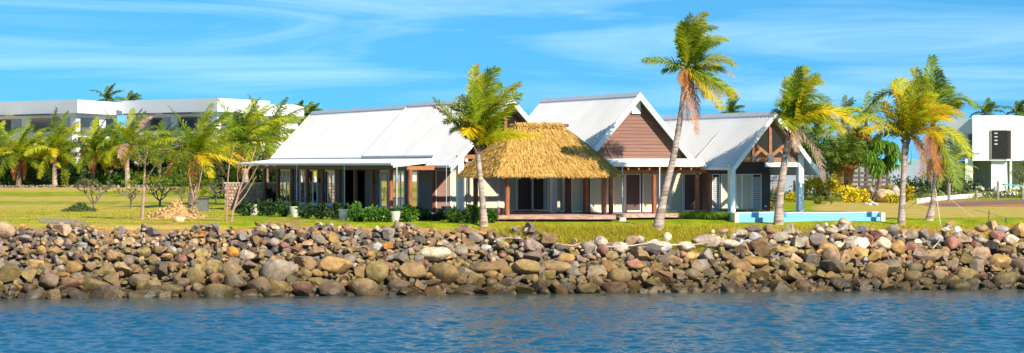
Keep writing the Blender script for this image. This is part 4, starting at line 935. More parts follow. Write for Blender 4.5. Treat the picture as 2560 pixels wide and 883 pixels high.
palm_px('tall leaning coconut palm with ragged crown in front of the boarded gable', (1643, 558), 127.5, [(1660, 490), (1683, 395), (1700, 300), (1710, 220), (1716, 180)], [.31, .21, .18, .16, .14, .13, .13], (1717, 170), [
 (1662, 146, 1606, 152, 'green', -.6), (1702, 70, 1764, 32, 'lime', .5), (1694, 112, 1704, 60, 'green', -.6), (1718, 62, 1786, 72, 'green', -.9), (1755, 70, 1820, 98, 'lime', .8), (1742, 112, 1790, 112, 'green', -1.1), (1728, 90, 1758, 55, 'lime', 1.0),
 (1712, 100, 1722, 40, 'lime', -1.2), (1708, 110, 1712, 52, 'green', 1.2), (1775, 124, 1834, 162, 'lime', -.5), (1776, 152, 1838, 188, 'pink', .6), (1760, 165, 1800, 165, 'lime', .5), (1772, 188, 1832, 243, 'green', -.8), (1800, 215, 1830, 240, 'yellow', -.8), (1752, 192, 1796, 273, 'yellow', -1.2),
 (1738, 182, 1762, 240, 'yellow', .6), (1742, 178, 1790, 210, 'green', 1.0), (1722, 235, 1740, 335, 'dry', -.9), (1736, 205, 1746, 292, 'dry', .4), (1702, 175, 1704, 212, 'dry', -.6), (1712, 210, 1716, 300, 'pink', -.3), (1690, 165, 1672, 170, 'green', .9), (1730, 130, 1770, 95, 'green', .3)], 1.0)
palm_px('coconut palm standing at the front edge of the pool', (1946, 553), 130.4, [(1949, 500), (1956, 440), (1966, 380), (1974, 345)], [.30, .22, .20, .20, .19, .18], (1980, 318), [
 (1974, 212, 2010, 168, 'lime', .4), (1972, 205, 2066, 252, 'green', -1.2), (1990, 186, 2054, 200, 'lime', .9), (1962, 228, 1945, 266, 'green', -.7), (1964, 255, 1948, 295, 'green', .9), (1972, 240, 1992, 172, 'green', -1.0), (2042, 236, 2128, 312, 'yellow', -1.0),
 (2062, 240, 2145, 290, 'lime', .7), (2032, 262, 2085, 322, 'lime', -1.4), (2025, 250, 2058, 272, 'green', 1.3), (2015, 262, 2040, 315, 'green', .6), (1990, 225, 2040, 188, 'lime', -.3), (1985, 240, 2020, 215, 'yellow', -1.4), (2005, 245, 2075, 262, 'green', .2), (1970, 280, 1958, 318, 'lime', -1.3), (2034, 330, 2058, 452, 'pink', -.5), (1988, 335, 1987, 378, 'pink', -.9), (1980, 250, 1975, 195, 'lime', 1.2), (2050, 262, 2110, 330, 'yellow', .4)], 1.1)
palm_px('guyed palm with straight trunk just right of the pool', (2253, 553), 131.4, [(2256, 490), (2259, 430), (2262, 385), (2265, 355)], [.24, .16, .145, .15, .2, .18], (2266, 345), [
 (2202, 276, 2134, 300, 'lime', -.6), (2212, 292, 2150, 330, 'yellow', -1.2), (2240, 296, 2209, 258, 'yellow', .5), (2256, 262, 2224, 214, 'yellow', -.5), (2262, 262, 2250, 200, 'lime', .6), (2264, 245, 2316, 252, 'yellow', -1.2), (2326, 246, 2402, 292, 'yellow', -.9),
 (2310, 252, 2380, 270, 'yellow', .4), (2290, 252, 2336, 232, 'lime', .8), (2274, 240, 2302, 200, 'lime', -.2), (2305, 300, 2345, 345, 'yellow', -1.2), (2225, 310, 2190, 350, 'lime', .8), (2255, 275, 2235, 240, 'lime', -1.4), (2280, 285, 2310, 300, 'lime', -1.5), (2290, 325, 2300, 395, 'dry', -.8), (2275, 265, 2275, 205, 'lime', 1.2), (2300, 275, 2365, 300, 'yellow', -1.4)], 1.1)
palm_px('taller guyed palm with orange dead fronds hanging from its crown', (2322, 550), 134.5, [(2332, 510), (2337, 450), (2338, 400), (2337, 345)], [.28, .18, .14, .14, .15, .15], (2336, 315), [
 (2322, 215, 2329, 142, 'green', .1), (2374, 200, 2436, 272, 'green', -.6), (2240, 188, 2186, 250, 'green', .6), (2282, 180, 2226, 212, 'lime', -.6), (2312, 215, 2290, 172, 'lime', .8), (2325, 230, 2340, 180, 'green', -.9), (2382, 322, 2420, 392, 'lime', -.6), (2372, 320, 2412, 352, 'yellow', .8),
 (2366, 370, 2384, 470, 'green', -1.0), (2350, 230, 2380, 215, 'green', .9), (2300, 240, 2255, 230, 'lime', 1.0), (2310, 325, 2298, 440, 'dry', -.9), (2320, 340, 2322, 450, 'dry', -.4), (2346, 340, 2346, 448, 'dry', -.8), (2358, 335, 2364, 425, 'dry', .4), (2332, 350, 2334, 430, 'dry', -1.0), (2350, 345, 2352, 400, 'dry', .9), (2310, 260, 2270, 262, 'green', -.3), (2360, 260, 2400, 255, 'lime', .2)], 1.1)

# ------------------------------------------------------------------ palms behind
LP_ = 'palms along the hotel garden'
palm_gen('leftmost hotel palm with a brown skirt of dead fronds', 46, 285, 388, R=5.4, nf=22, seed=21, skirt=9, r0=.27, llen=.95, group=LP_)
palm_gen('hotel palm cut off by the left picture edge', -14, 292, 385, R=5.2, nf=20, seed=27, r0=.25, llen=.9, group=LP_)
palm_gen('second hotel palm from the left with pale trunk', 137, 283, 378, R=5.2, nf=22, seed=22, r0=.25, llen=.95, group=LP_)
palm_gen('third hotel palm from the left before the balcony corner', 231, 284, 378, R=5.1, nf=22, seed=23, skirt=3, r0=.24, llen=.95, group=LP_)
palm_gen('fourth hotel palm from the left with a faded pink frond', 319, 280, 360, R=5.2, nf=22, seed=24, skirt=2, r0=.25, llen=.95, tint='pink', group=LP_)
palm_gen('dark palm behind the feathery tree in front of the second hotel block', 400, 288, 372, R=4.6, nf=18, seed=25, r0=.24, llen=.9, dark=True, group=LP_)
palm_gen('short pale palm between the first two hotel palms', 92, 291, 392, R=3.6, nf=16, seed=30, r0=.2, llen=.8, group=LP_)
palm_gen('bushy palm left of the villa behind the grey box', 487, 172, 382, R=4.2, nf=26, seed=26, r0=.24, llen=.8, lean=8, skirt=2, group='palms left of the villa')
palm_gen('tall palm rising left of the verandah roof', 602, 182, 362, R=4.5, nf=28, seed=28, r0=.24, llen=.85, lean=-14, skirt=2, group='palms left of the villa')
palm_gen('palm half hidden behind the far end of the verandah roof', 668, 205, 352, R=4.4, nf=26, seed=29, r0=.24, llen=.85, group='palms left of the villa')
palm_gen('palm between the third and fourth hotel palms, set back', 276, 292, 372, R=4.2, nf=16, seed=47, r0=.24, llen=.9, group=LP_)
palm_gen('palm behind the bare tree against the second hotel block', 556, 270, 372, R=4.2, nf=18, seed=49, r0=.24, llen=.9, group=LP_)
for (px, cy, Y, R, lb, sd_) in ((266, 250, 345, 3.2, 'far palm crown showing above the first hotel block', 31), (322, 262, 348, 2.6, 'far palm in the gap between hotel blocks', 32), (742, 288, 340, 2.6, 'far palm at the end of the hotel roof', 33), (772, 290, 335, 2.6, 'far palm beside the villa ridge end', 34),
    (1824, 284, 300, 2.4, 'far palm peeping over the right wing ridge', 35), (2108, 300, 260, 3.2, 'far palm behind the pool palm crown', 36), (2165, 290, 250, 3.2, 'far palm left of the guyed palm crown', 37), (2040, 340, 230, 3.4, 'drooping palm right of the right gable', 38),
    (2462, 284, 330, 2.6, 'far palm over the unfinished building roof', 39), (2545, 284, 330, 2.6, 'far palm at the right edge over the unfinished building', 40), (2000, 345, 260, 3.0, 'dark palm behind the right gable eave', 44), (2370, 420, 215, 3.0, 'small palm behind the guyed palms', 45)):
    palm_gen(lb, px, Y, cy, R=R, nf=14, seed=sd_, dark=sd_ not in (37, 38, 45), r0=.2, llen=.7, group='far palms', nleaf=26)

# ------------------------------------------------------------------ small trees by the lawn
def branch_tree(name, label, cat, Yd, limbs, m, r0, leaf=None, group=None, lobes=(), leafn=700, leafsize=.16, aspect=.3):
    """limbs: pixel polylines with a start radius"""
    rg = np.random.default_rng(int(limbs[0][0][0][0])+5); g = on_ground(limbs[0][0][0][0], Yd); t = thing(name, label, cat, g, group)
    for j, (pl, r) in enumerate(limbs):
        k = rg.uniform(-.8, .8) if j else 0
        q = [P(x, y, Yd)+V3(0, k*i/len(pl), 0) for i, (x, y) in enumerate(pl)]
        if j == 0: q[0] = g-V3(0, 0, .1)
        q = spline(q, 12); MB().tube(q, np.linspace(r, r*.35, 12), 7).build('trunk' if j == 0 else 'branch', m, t, True)
    if leaf is not None:
        pts = []; dirs = []
        for (x, y, w, h, n) in lobes:
            c = P(x, y, Yd)+V3(0, rg.uniform(-.9, .9), 0); s = F/Yd; nn = int(n)
            a = rg.integers(0, 7, nn); spoke = nrmz(rg.normal(size=(7, 3))*np.array([1, 1, .35]))
            rr = rg.random((nn, 1)); p = c+spoke[a]*rr*np.array([w/s/2, w/s/2, h/s/2])*1.25+rg.normal(0, .07, (nn, 3)); pts.append(p); dirs.append(spoke[a]+V3(0, 0, -.25))
        pts = np.concatenate(pts); link('crown', leaf_mesh('crown', pts, leafsize, rg, g, aspect, 0, np.concatenate(dirs)), leaf, t)
    return t
branch_tree('young_tree', 'slender feathery tree with pinkish forked trunk left of the wood-chip mound', 'tree', 135.5,
 [([(354, 545), (358, 500), (360, 460), (362, 420), (364, 385)], .11), ([(360, 462), (372, 440), (385, 418), (395, 400)], .06), ([(364, 400), (368, 380), (366, 360)], .04), ([(362, 410), (345, 385), (335, 365)], .035), ([(364, 395), (385, 375), (420, 372), (450, 362)], .03)], M_BARK, .1, M_FEATH,
 lobes=[(345, 355, 80, 34, 420), (385, 372, 90, 34, 420), (420, 382, 70, 30, 300), (335, 392, 60, 26, 220), (395, 405, 70, 30, 260), (345, 440, 50, 24, 190), (395, 448, 60, 30, 260), (330, 455, 50, 22, 170), (372, 345, 60, 26, 240), (440, 395, 50, 26, 160)], leafsize=.17)
branch_tree('young_tree', 'thin feathery tree with yellow-green leaves behind the wood-chip mound', 'tree', 137.5,
 [([(484, 545), (484, 500), (478, 470), (474, 440)], .07), ([(486, 520), (494, 480), (502, 440), (506, 412)], .045), ([(482, 490), (490, 465), (496, 450)], .03)], M_BARK, .07, M_FEATH,
 lobes=[(460, 415, 60, 30, 260), (500, 420, 60, 30, 240), (470, 450, 70, 40, 320), (510, 455, 60, 36, 240), (455, 480, 50, 40, 200), (520, 480, 40, 36, 160), (480, 395, 50, 24, 160)], leafsize=.16)
branch_tree('bare_tree', 'nearly leafless pink-barked tree in front of the verandah end', 'tree', 130.5,
 [([(578, 556), (582, 530), (592, 500), (600, 470), (618, 430), (632, 392), (640, 365)], .075), ([(565, 553), (568, 520), (570, 470), (574, 420), (584, 380), (590, 358)], .06), ([(586, 520), (612, 490), (630, 460), (642, 440)], .045), ([(596, 488), (622, 455), (640, 425), (650, 410)], .035), ([(606, 455), (615, 410), (622, 380)], .03), ([(600, 470), (594, 440), (600, 400)], .03), ([(574, 500), (560, 470), (556, 445)], .02), ([(620, 425), (640, 400), (652, 372)], .022), ([(612, 440), (604, 410), (610, 372)], .02)], M_BARK, .07, M_FEATH,
 lobes=[(640, 440, 24, 10, 26), (620, 462, 24, 10, 22), (632, 400, 20, 10, 18), (575, 380, 40, 14, 40)], leafsize=.14)
def frangipani(label, px, base_y, w, h, n=9, seed=1, leaves=260, leaf=.30):
    rg = np.random.default_rng(seed); g = G(px, base_y); s = F/g[1]; W = w/s/2; Hh = h/s; t = thing('frangipani', label, 'shrub', g, 'frangipani bushes on the lawn')
    b = MB(); tips = []
    top = g+V3(0, 0, Hh*.22); b.tube([g-V3(0, 0, .1), top], [.09, .075], 7)
    def rec(p, d, L, r, k):
        q = p+d*L; mid = (p+q)/2+rg.normal(0, .04, 3); b.tube([p, mid, q], [r, r*.85, r*.75], 6)
        if k == 0: tips.append((q, d)); return
        for j in range(rg.integers(2, 4)): rec(q, nrmz(d*.8+rg.normal(0, .55, 3)*V3(1.2, 1.0, .5)+V3(0, 0, .28)), L*.72, r*.72, k-1)
    for j in range(n//2):
        a = j*6.28/(n//2)+rg.uniform(-.3, .3); rec(top, nrmz(V3(math.cos(a)*W/Hh*1.3, math.sin(a), .75)), Hh*.34, .055, 2)
    b.build('trunk', M_BARKG, t)
    k = rg.integers(0, len(tips), leaves); p = np.array([tips[i][0] for i in k]); d = np.array([tips[i][1] for i in k])
    link('foliage', leaf_mesh('foliage', p+rg.normal(0, .05, (leaves, 3)), leaf, rg, g, .28, .2, d*1.0+nrmz(rg.normal(size=(leaves, 3)))*.6), M_FRANGI, t)
frangipani('leafy frangipani bush alone on the open lawn at left', 234, 528, 95, 88, seed=2, leaves=330)
frangipani('dark bare frangipani just left of the feathery tree', 328, 522, 50, 62, seed=3, leaves=50)
frangipani('leafless frangipani right of the feathery tree', 400, 516, 80, 60, seed=4, leaves=60)
frangipani('frangipani bush between the grey box and the stone wall', 540, 508, 80, 62, seed=5, leaves=150)
frangipani('sparse frangipani behind the wood-chip mound', 455, 505, 60, 45, seed=6, leaves=60)

# ------------------------------------------------------------------ garden in front of the villa
PL = 'garden shrubs along the verandah'
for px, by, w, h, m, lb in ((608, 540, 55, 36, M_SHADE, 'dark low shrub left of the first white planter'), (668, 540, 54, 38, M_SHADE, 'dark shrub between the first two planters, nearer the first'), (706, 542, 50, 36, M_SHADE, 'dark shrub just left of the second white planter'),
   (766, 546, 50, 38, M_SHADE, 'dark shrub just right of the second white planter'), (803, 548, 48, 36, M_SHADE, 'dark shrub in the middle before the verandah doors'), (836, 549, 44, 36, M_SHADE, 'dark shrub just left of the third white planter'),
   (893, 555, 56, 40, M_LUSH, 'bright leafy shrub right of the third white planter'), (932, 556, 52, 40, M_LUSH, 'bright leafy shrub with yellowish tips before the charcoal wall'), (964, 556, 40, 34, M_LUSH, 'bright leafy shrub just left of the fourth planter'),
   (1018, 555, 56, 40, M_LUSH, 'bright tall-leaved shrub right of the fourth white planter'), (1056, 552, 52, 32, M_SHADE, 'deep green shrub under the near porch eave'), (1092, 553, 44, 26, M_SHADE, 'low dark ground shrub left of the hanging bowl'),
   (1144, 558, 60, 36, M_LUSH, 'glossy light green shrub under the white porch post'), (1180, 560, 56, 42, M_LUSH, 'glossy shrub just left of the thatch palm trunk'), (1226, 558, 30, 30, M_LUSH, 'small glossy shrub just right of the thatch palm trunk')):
    shrub(lb, px, by, w, h, m, .20, 800, group=PL)  # the dark ones before the verandah have shade in their leaf colour
def planter(label, px, by, w, h, plant=True):
    g = G(px, by); s = F/g[1]; r = w/s/2; Hh = h/s
    t = thing('planter', label, 'planter', g, 'white planters by the verandah')
    MB().lathe(g, [(0, r*.62), (Hh*.12, r*.72), (Hh*.5, r*.93), (Hh*.85, r*1.0), (Hh, r*1.0), (Hh, r*.88), (Hh*.9, r*.86)], 22).build('pot', M_CONC, t, True)
    rg = np.random.default_rng(int(px)); c = g+V3(0, 0, Hh*.95); pts, out = clump_points(c+V3(0, 0, .1), (r*1.1, r, .2), 160, rg, 6)
    link('foliage', leaf_mesh('foliage', pts, .16, rg, g, .4, .5, out), M_LUSH if px > 900 else M_SHADE, t)  # planters on the unlit side take the leaf tone with shade in it
planter('rounded white planter at the far end of the verandah', 634, 537, 30, 26); planter('white planter second from the far verandah end', 736, 543, 26, 27)
planter('white planter third from the far verandah end', 859, 552, 26, 29); planter('white planter nearest the porch corner', 987, 556, 28, 28)
# hanging bowl, terracotta pot
g = P(1116, 531, 134.0); bowl = thing('hanging_bowl', 'dark blue bowl planter hanging on a chain before the terracotta panel', 'planter', g)
MB().lathe(g, [(0, .12), (.04, .22), (.16, .27), (.34, .285), (.34, .25), (.28, .24)], 20).build('bowl', mat('dark_glaze', (.02, .035, .05), .4, .2, 4), bowl, True)
MB().tube([g+V3(0, 0, .3), P(1116, 414, 134.0)], .016, 5).build('chain', M_GUTTER, bowl)
g = V3((1250-CX)/F*131.3, 131.3, DZ); o = MB().lathe(g, [(0, .11), (.1, .16), (.25, .2), (.38, .17), (.40, .13), (.36, .12)], 18).build('clay_pot', mat('clay', (.30, .17, .12), .8, .15, 4), None, True); setp(o, 'round brown clay pot on the deck beside the left pavilion post', 'pot')
g = V3((1785-CX)/F*135.5, 135.5, .1); o = MB().lathe(g, [(0, .14), (.2, .19), (.42, .2), (.42, .16)], 16).build('drum_planter', M_CONC, None, True); setp(o, 'pale concrete drum pot by the louvred door', 'pot')
def blades(name, label, cat, region, n, hmin, hmax, m, kind=None, w=.02, lean=.4, seed=1, thingy=True, z0=None):
    rg = np.random.default_rng(seed); xy = region(rg, n); n = len(xy); z = terrain(xy[:, 0], xy[:, 1])-.02 if z0 is None else np.full(n, z0)
    p = np.stack([xy[:, 0], xy[:, 1], z], 1); h = rg.uniform(hmin, hmax, (n, 1)); d = nrmz(np.concatenate([rg.normal(0, lean, (n, 2)), np.ones((n, 1))], 1))
    a = rg.uniform(-1, 1, (n, 1))*.7; wv = np.concatenate([np.cos(a), np.sin(a), np.zeros((n, 1))], 1)*w*rg.uniform(.6, 1.3, (n, 1)); mid = p+d*h*.55; tip = p+d*h+np.concatenate([rg.normal(0, .3, (n, 2))*h, np.zeros((n, 1))], 1)
    v = np.stack([p-wv, p+wv, mid+wv*.7, mid-wv*.7, tip], 1).reshape(-1, 3); i = np.arange(n)*5
    c = v.mean(0); c[2] = v[:, 2].min()
    o = link(name, npmesh(name, v-c, np.stack([i+3, i+2, i+4], 1), np.stack([i, i+1, i+2, i+3], 1)), m, None, c)
    return setp(o, label, cat, kind=kind)
def strip(px0, px1, Y0, Y1, thick):
    def f(rg, n):
        t = rg.random(n); Y = Y0+(Y1-Y0)*t+rg.uniform(-thick, thick, n); px = px0+(px1-px0)*t; return np.stack([(px-CX)/F*Y, Y], 1)
    return f
blades('hedge_strip', 'long clipped grassy hedge between the leaning palm and the pool corner', 'hedge', strip(1654, 1836, 137.5, 133.2, .35), 5200, .35, .55, M_STRAPPY, w=.022, lean=.28, seed=2)
blades('strappy_bed', 'strappy grass bed in front of the right-wing doors', 'grass bed', strip(1796, 1906, 136.3, 136.6, .3), 2200, .3, .5, M_STRAPPY, w=.02, seed=3, z0=.15)
blades('strappy_bed', 'strappy grass bed behind the pool at the right porch post', 'grass bed', strip(1906, 2050, 137.0, 138.0, .4), 2400, .25, .5, M_STRAPPY, w=.02, seed=4)
def bank(rg, n):
    px = rg.uniform(1215, 1830, n*2); d = rg.uniform(4.0, 6.1, n*2); X = (px-CX)/F*127; Y = Yw(X)+d
    k = rg.random(n*2) < (.25+.75*np.exp(-((d-4.8)/.75)**2))*sstep(1215, 1330, px)*(.4+.6*sstep(1830, 1740, px)); return np.stack([X, Y], 1)[k][:n]
blades('bank_grass', 'rough yellowing grass hanging over the bank below the deck', 'grass', bank, 20000, .10, .42, M_GRASSB, 'stuff', w=.018, lean=.7, seed=5)
def bank2(rg, n):
    px = rg.uniform(1790, 2580, n); X = (px-CX)/F*131; return np.stack([X, Yw(X)+rg.uniform(4.9, 6.6, n)], 1)
blades('bank_grass', 'thin grass fringe above the pale boulders at right', 'grass', bank2, 5000, .08, .24, M_GRASSB, 'stuff', w=.018, lean=.6, seed=6)
def turf(rg, n):
    X = rg.uniform(-30, 31, n); Y = Yw(X)+5.6+9*rg.random(n)**1.4; inside = ((X > dx0) & (X < dx1) & (Y > dY0-.1)); s = (X-pa[0])*pdir[0]+(Y-pa[1])*pdir[1]; q = (X-pa[0])*pback[0]+(Y-pa[1])*pback[1]
    inside |= (s > -.3) & (s < PLn+.3) & (q > -.1) & (q < 4); ru = X*UV[0]+(Y-OY)*UV[1]; rv = X*VV[0]+(Y-OY)*VV[1]
    inside |= (ru > -6) & (ru < 16) & (rv > -.8); inside |= (ru > 2) & (rv > -7.5) & (ru < 16)
    return np.stack([X, Y], 1)[~inside]
blades('turf', 'short mown turf along the lawn edge', 'grass', turf, 30000, .02, .06, M_TURF, 'stuff', w=.022, lean=.6, seed=7)
def turf_left(rg, n):
    Y = rg.uniform(128, 175, n); px = rg.uniform(-10, 600, n); return np.stack([(px-CX)/F*Y, Y], 1)
blades('turf', 'uneven dry and green turf across the left lawn', 'grass', turf_left, 16000, .03, .09, M_GRASSB, 'stuff', w=.03, lean=.6, seed=8)

# ------------------------------------------------------------------ mound, box, wall
def mound(label, px, by, w, h, m, seed, cat, chips=None):
    g = G(px, by); s = F/g[1]; R = w/s/2; Hh = h/s; rg = np.random.default_rng(seed); n = 34
    vs = []; fs = []
    for i in range(n):
        for j in range(n):
            x, y = (i/(n-1)*2-1), (j/(n-1)*2-1); r = math.hypot(x, y); z = max(0, 1-r)**.8*(1+.25*math.sin(5*x+1)*math.cos(4*y))+rg.normal(0, .03)
            vs.append(g+V3(x*R, y*R*.7, z*Hh-.06))
    for i in range(n-1):
        for j in range(n-1): fs.append((i*n+j, (i+1)*n+j, (i+1)*n+j+1, i*n+j+1))
    t = thing('mound', label, cat, g); b = MB(); b.v = [tuple(p) for p in vs]; b.f = fs; b.build('heap', m, t)
    if chips:
        k = rg.integers(0, len(vs), 1500); p = np.array(vs)[k]+rg.normal(0, .05, (1500, 3))+V3(0, 0, .05); keep = p[:, 2] > g[2]+.02
        o = link('chip', leaf_mesh('chip', p[keep], .16, rg, g, .5, .3), chips, t); o['kind'] = 'stuff'
M_CHIP = leafmat('wood_chip', [(.42, .24, .10), (.58, .38, .18), (.68, .50, .28)], .05, .8, 0)
mound('heap of orange-tan wood chips on the left lawn', 438, 546, 150, 36, mat('chip_heap', (.46, .27, .11), .9, .3, 6, .6, 14), 3, 'mound', M_CHIP)
mound('low mound overgrown with creeping weeds beside the lone frangipani', 200, 529, 78, 18, mat('weedy_soil', (.09, .10, .03), .9, .35, 5, .5, 10), 4, 'mound', M_FRANGI)
o = bpy.data.objects.new('boulder', N_RND[3]); col.objects.link(o); g = G(450, 555); o.location = g+V3(0, 0, .12); o.scale = (.32, .25, .18); o.color = (.62, .53, .35, 1); setp(o, 'flat pale rock lying before the wood-chip mound', 'boulder')
g = G(508, 528); b = MB(); b.box(g, V3(.33, 0, 0), V3(0, .3, 0), .78); bx_ = thing('utility_box', 'dark grey utility box on the lawn behind the chip mound', 'utility box', g); b.build('cabinet', mat('box_paint', (.13, .135, .13), .6, .15, 4), bx_)
MB().box(g+V3(0, 0, .78), V3(.36, 0, 0), V3(0, .33, 0), .05).build('lid', M_FRAME, bx_)
def sheet(name, pts, m, lift=.016):
    """a patch of path laid on the lawn"""
    n = 24; vs = []; (x0, y0), (x1, y1), (x2, y2), (x3, y3) = pts
    for i in range(n):
        for j in range(8):
            s, t = i/(n-1), j/7; px = (x0*(1-s)+x1*s)*(1-t)+(x3*(1-s)+x2*s)*t; py = (y0*(1-s)+y1*s)*(1-t)+(y3*(1-s)+y2*s)*t
            g = G(px+3*math.sin(i*1.3+j), py); vs.append(g+V3(0, 0, lift))
    b = MB(); b.v = [tuple(v) for v in vs]
    for i in range(n-1):
        for j in range(7): b.f.append((i*8+j, (i+1)*8+j, (i+1)*8+j+1, i*8+j+1))
    setp(b.build(name, m, None, True), kind='structure')
sheet('gravel_path', [(84, 547), (175, 547), (235, 562), (110, 558)], mat('grey_gravel', (.28, .22, .17), .95, .2, 3, .4, 20))
sheet('dirt_road', [(2290, 512), (2580, 497), (2580, 508), (2360, 516)], mat('road_dirt', (.20, .125, .085), .95, .25, 2, .4, 12))
wl = thing('stone_wall', 'low wall of irregular tan stones left of the verandah', 'wall', on_ground(630, 165))
wy = 165.0; x0, x1 = (562-CX)/F*wy, (694-CX)/F*wy; zt = CAMZ-(459-HZ)/F*wy
M_MORTAR = mat('mortar', (.34, .25, .19), .9, .2, 4); b = MB(); b.hexa([V3(x0, wy, -.2), V3(x1, wy, -.2), V3(x1, wy+.4, -.2), V3(x0, wy+.4, -.2)], [V3(x0, wy, zt), V3(x1, wy, zt), V3(x1, wy+.4, zt), V3(x0, wy+.4, zt)]); b.build('wall_core', M_MORTAR, wl)
SM = [mat('wall_stone_%d' % i, c, .85, .2, 5, .4, 16) for i, c in enumerate(((.42, .27, .17), (.34, .20, .13), (.50, .36, .24), (.38, .27, .21)))]
nr, nc = 8, 17; rg = np.random.default_rng(8)
for r in range(nr):
    for c in range(nc):
        cw = (x1-x0)/nc; ch = zt/nr; cx = x0+(c+.5+(.5 if r % 2 else 0)*.8-.2)*cw; cz = (r+.5)*ch
        if cx > x1-.1: continue
        k = rg.integers(5, 8); an = np.sort(rg.uniform(0, 6.28, k)); an = np.linspace(0, 6.28, k, endpoint=False)+rg.uniform(-.3, .3, k); rad = rg.uniform(.82, 1.1, k)
        f0 = [V3(cx+math.cos(a)*cw*.52*q, wy-.004, cz+math.sin(a)*ch*.52*q) for a, q in zip(an, rad)]; dpt = rg.uniform(.04, .09); f1 = [V3(cx+math.cos(a)*cw*.46*q, wy-dpt, cz+math.sin(a)*ch*.46*q) for a, q in zip(an, rad)]
        b = MB(); b.hexa(f0, f1); b.build('stone', SM[rg.integers(0, 4)], wl)
b = MB(); b.hexa([V3(x0-.05, wy-.1, zt), V3(x1, wy-.1, zt), V3(x1, wy+.45, zt), V3(x0-.05, wy+.45, zt)], [V3(x0-.05, wy-.1, zt+.08), V3(x1, wy-.1, zt+.08), V3(x1, wy+.45, zt+.08), V3(x0-.05, wy+.45, zt+.08)]); b.build('coping', M_CONC, wl)
shrub('spiky yellow-green plants behind the stone wall coping', 660, 470, 70, 40, M_FEATH, .45, 420, Y=167, aspect=.14)
shrub('dark leafy shrub against the stone wall under the verandah', 674, 520, 34, 58, M_SHADE, .3, 420, Y=163)

# ------------------------------------------------------------------ hotel blocks far behind
def face_pt(A, B, s, z): return A+(B-A)*s+V3(0, 0, z)
def hotel(label, corner, left, right, ytop, extras):
    def gp(px, Y): return V3((px-CX)/F*Y, Y, .4)
    C_, L_, R_ = gp(*corner), gp(*left), gp(*right); zt = CAMZ+(HZ-ytop)/F*corner[1]
    t = thing('hotel_block', label, 'building', C_, 'white hotel blocks')
    back = R_+(L_-C_); nl = nrmz(np.cross(L_-C_, ZV)); nl = nl if nl[1] < 0 else -nl; nr_ = nrmz(np.cross(R_-C_, ZV)); nr_ = nr_ if nr_[1] < 0 else -nr_
    MB().hexa([C_, R_, back, L_], [p+V3(0, 0, zt-.9) for p in (C_, R_, back, L_)]).build('wall', M_HOTEL, t)
    ex = lambda p, a, bb: p+nrmz(L_-C_)*a+nrmz(R_-C_)*bb
    q = [ex(C_, -.9, -.9), ex(R_, -.9, .4), ex(back, .4, .4), ex(L_, .4, -.9)]; MB().hexa([p+V3(0, 0, zt-2.05) for p in q], [p+V3(0, 0, zt-.4) for p in q]).build('parapet', M_HOTEL, t)
    def onface(s0, s1, z0, z1, d0, d1, side, name, m, parent=t):
        A, B, n = (C_, L_, nl) if side == 'l' else (C_, R_, nr_)
        p = [A+(B-A)*s0+n*d1, A+(B-A)*s1+n*d1, A+(B-A)*s1+n*d0, A+(B-A)*s0+n*d0]
        return MB().hexa([x+V3(0, 0, z0-.4) for x in p], [x+V3(0, 0, z1-.4) for x in p]).build(name, m, parent)
    for e in extras(zt): onface(*e)
    return t, onface, zt
def ex1(zt):
    out = []
    for fl in range(3):
        z = zt-2.1-3.3*fl
        out += [(.05, .42, z-1.9, z-.1, -.02, .03, 'l', 'recess_shade', M_DARKG), (.50, .86, z-1.9, z-.1, -.02, .03, 'l', 'recess_shade', M_DARKG), (.20, .40, z-1.8, z-.2, .04, .08, 'l', 'window', M_HGLASS), (.60, .80, z-1.8, z-.2, .04, .08, 'l', 'window', M_HGLASS),
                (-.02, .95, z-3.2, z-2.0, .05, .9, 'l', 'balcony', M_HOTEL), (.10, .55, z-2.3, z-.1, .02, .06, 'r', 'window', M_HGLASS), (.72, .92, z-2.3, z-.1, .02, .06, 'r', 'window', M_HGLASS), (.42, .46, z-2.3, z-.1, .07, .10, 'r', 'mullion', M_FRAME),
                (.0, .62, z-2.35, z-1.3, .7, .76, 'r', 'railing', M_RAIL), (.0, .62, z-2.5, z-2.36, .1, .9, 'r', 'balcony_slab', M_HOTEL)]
    out += [(.12, .45, zt-1.85, zt-1.70, .9, 2.0, 'l', 'sun_shade', M_FRAME), (.6, .9, zt-1.85, zt-1.70, .9, 2.0, 'l', 'sun_shade', M_FRAME)]
    return out
M_DARKG = mat('shaded_recess', (.42, .42, .44), .8, .1, 1); M_RAIL = mat('railing_metal', (.16, .15, .16), .5, .2, 9)  # flat grey panels carry the shade of the balcony recesses
hotel('white hotel block at the far left with dark corner windows', (190, 298), (-75, 314), (292, 311), 250, ex1)
t2, onf, zt2 = hotel('second white hotel block with sun shades behind the lawn trees', (540, 296), (318, 308), (660, 309), 246, ex1)
hotel('unseen white hotel block added beyond the left edge to brighten the verandah door reflections', (-900, 296), (-2000, 318), (-640, 312), 250, ex1)  # added out of view so the verandah door glass mirrors something white
# lower wing of the second block
def solid(name, m, parent, px0, px1, Y, dep, z0, z1):
    a, b_ = V3((px0-CX)/F*Y, Y, 0), V3((px1-CX)/F*Y, Y, 0); return MB().hexa([a+V3(0, 0, z0), b_+V3(0, 0, z0), b_+V3(0, dep, z0), a+V3(0, dep, z0)], [a+V3(0, 0, z1), b_+V3(0, 0, z1), b_+V3(0, dep, z1), a+V3(0, dep, z1)]).build(name, m, parent)
zz = lambda py, Y: CAMZ+(HZ-py)/F*Y
hw3 = thing('hotel_wing', 'plain white low wing right of the second hotel block', 'building', on_ground(690, 316), 'white hotel blocks')
solid('wall', M_HOTEL, hw3, 640, 725, 316, 12, 0, zz(290, 316)); solid('parapet', M_HOTEL, hw3, 632, 738, 315, 13.5, zz(290, 315), zz(262, 315)); solid('window', M_HGLASS, hw3, 690, 705, 315.9, .2, zz(305, 316), zz(293, 316))

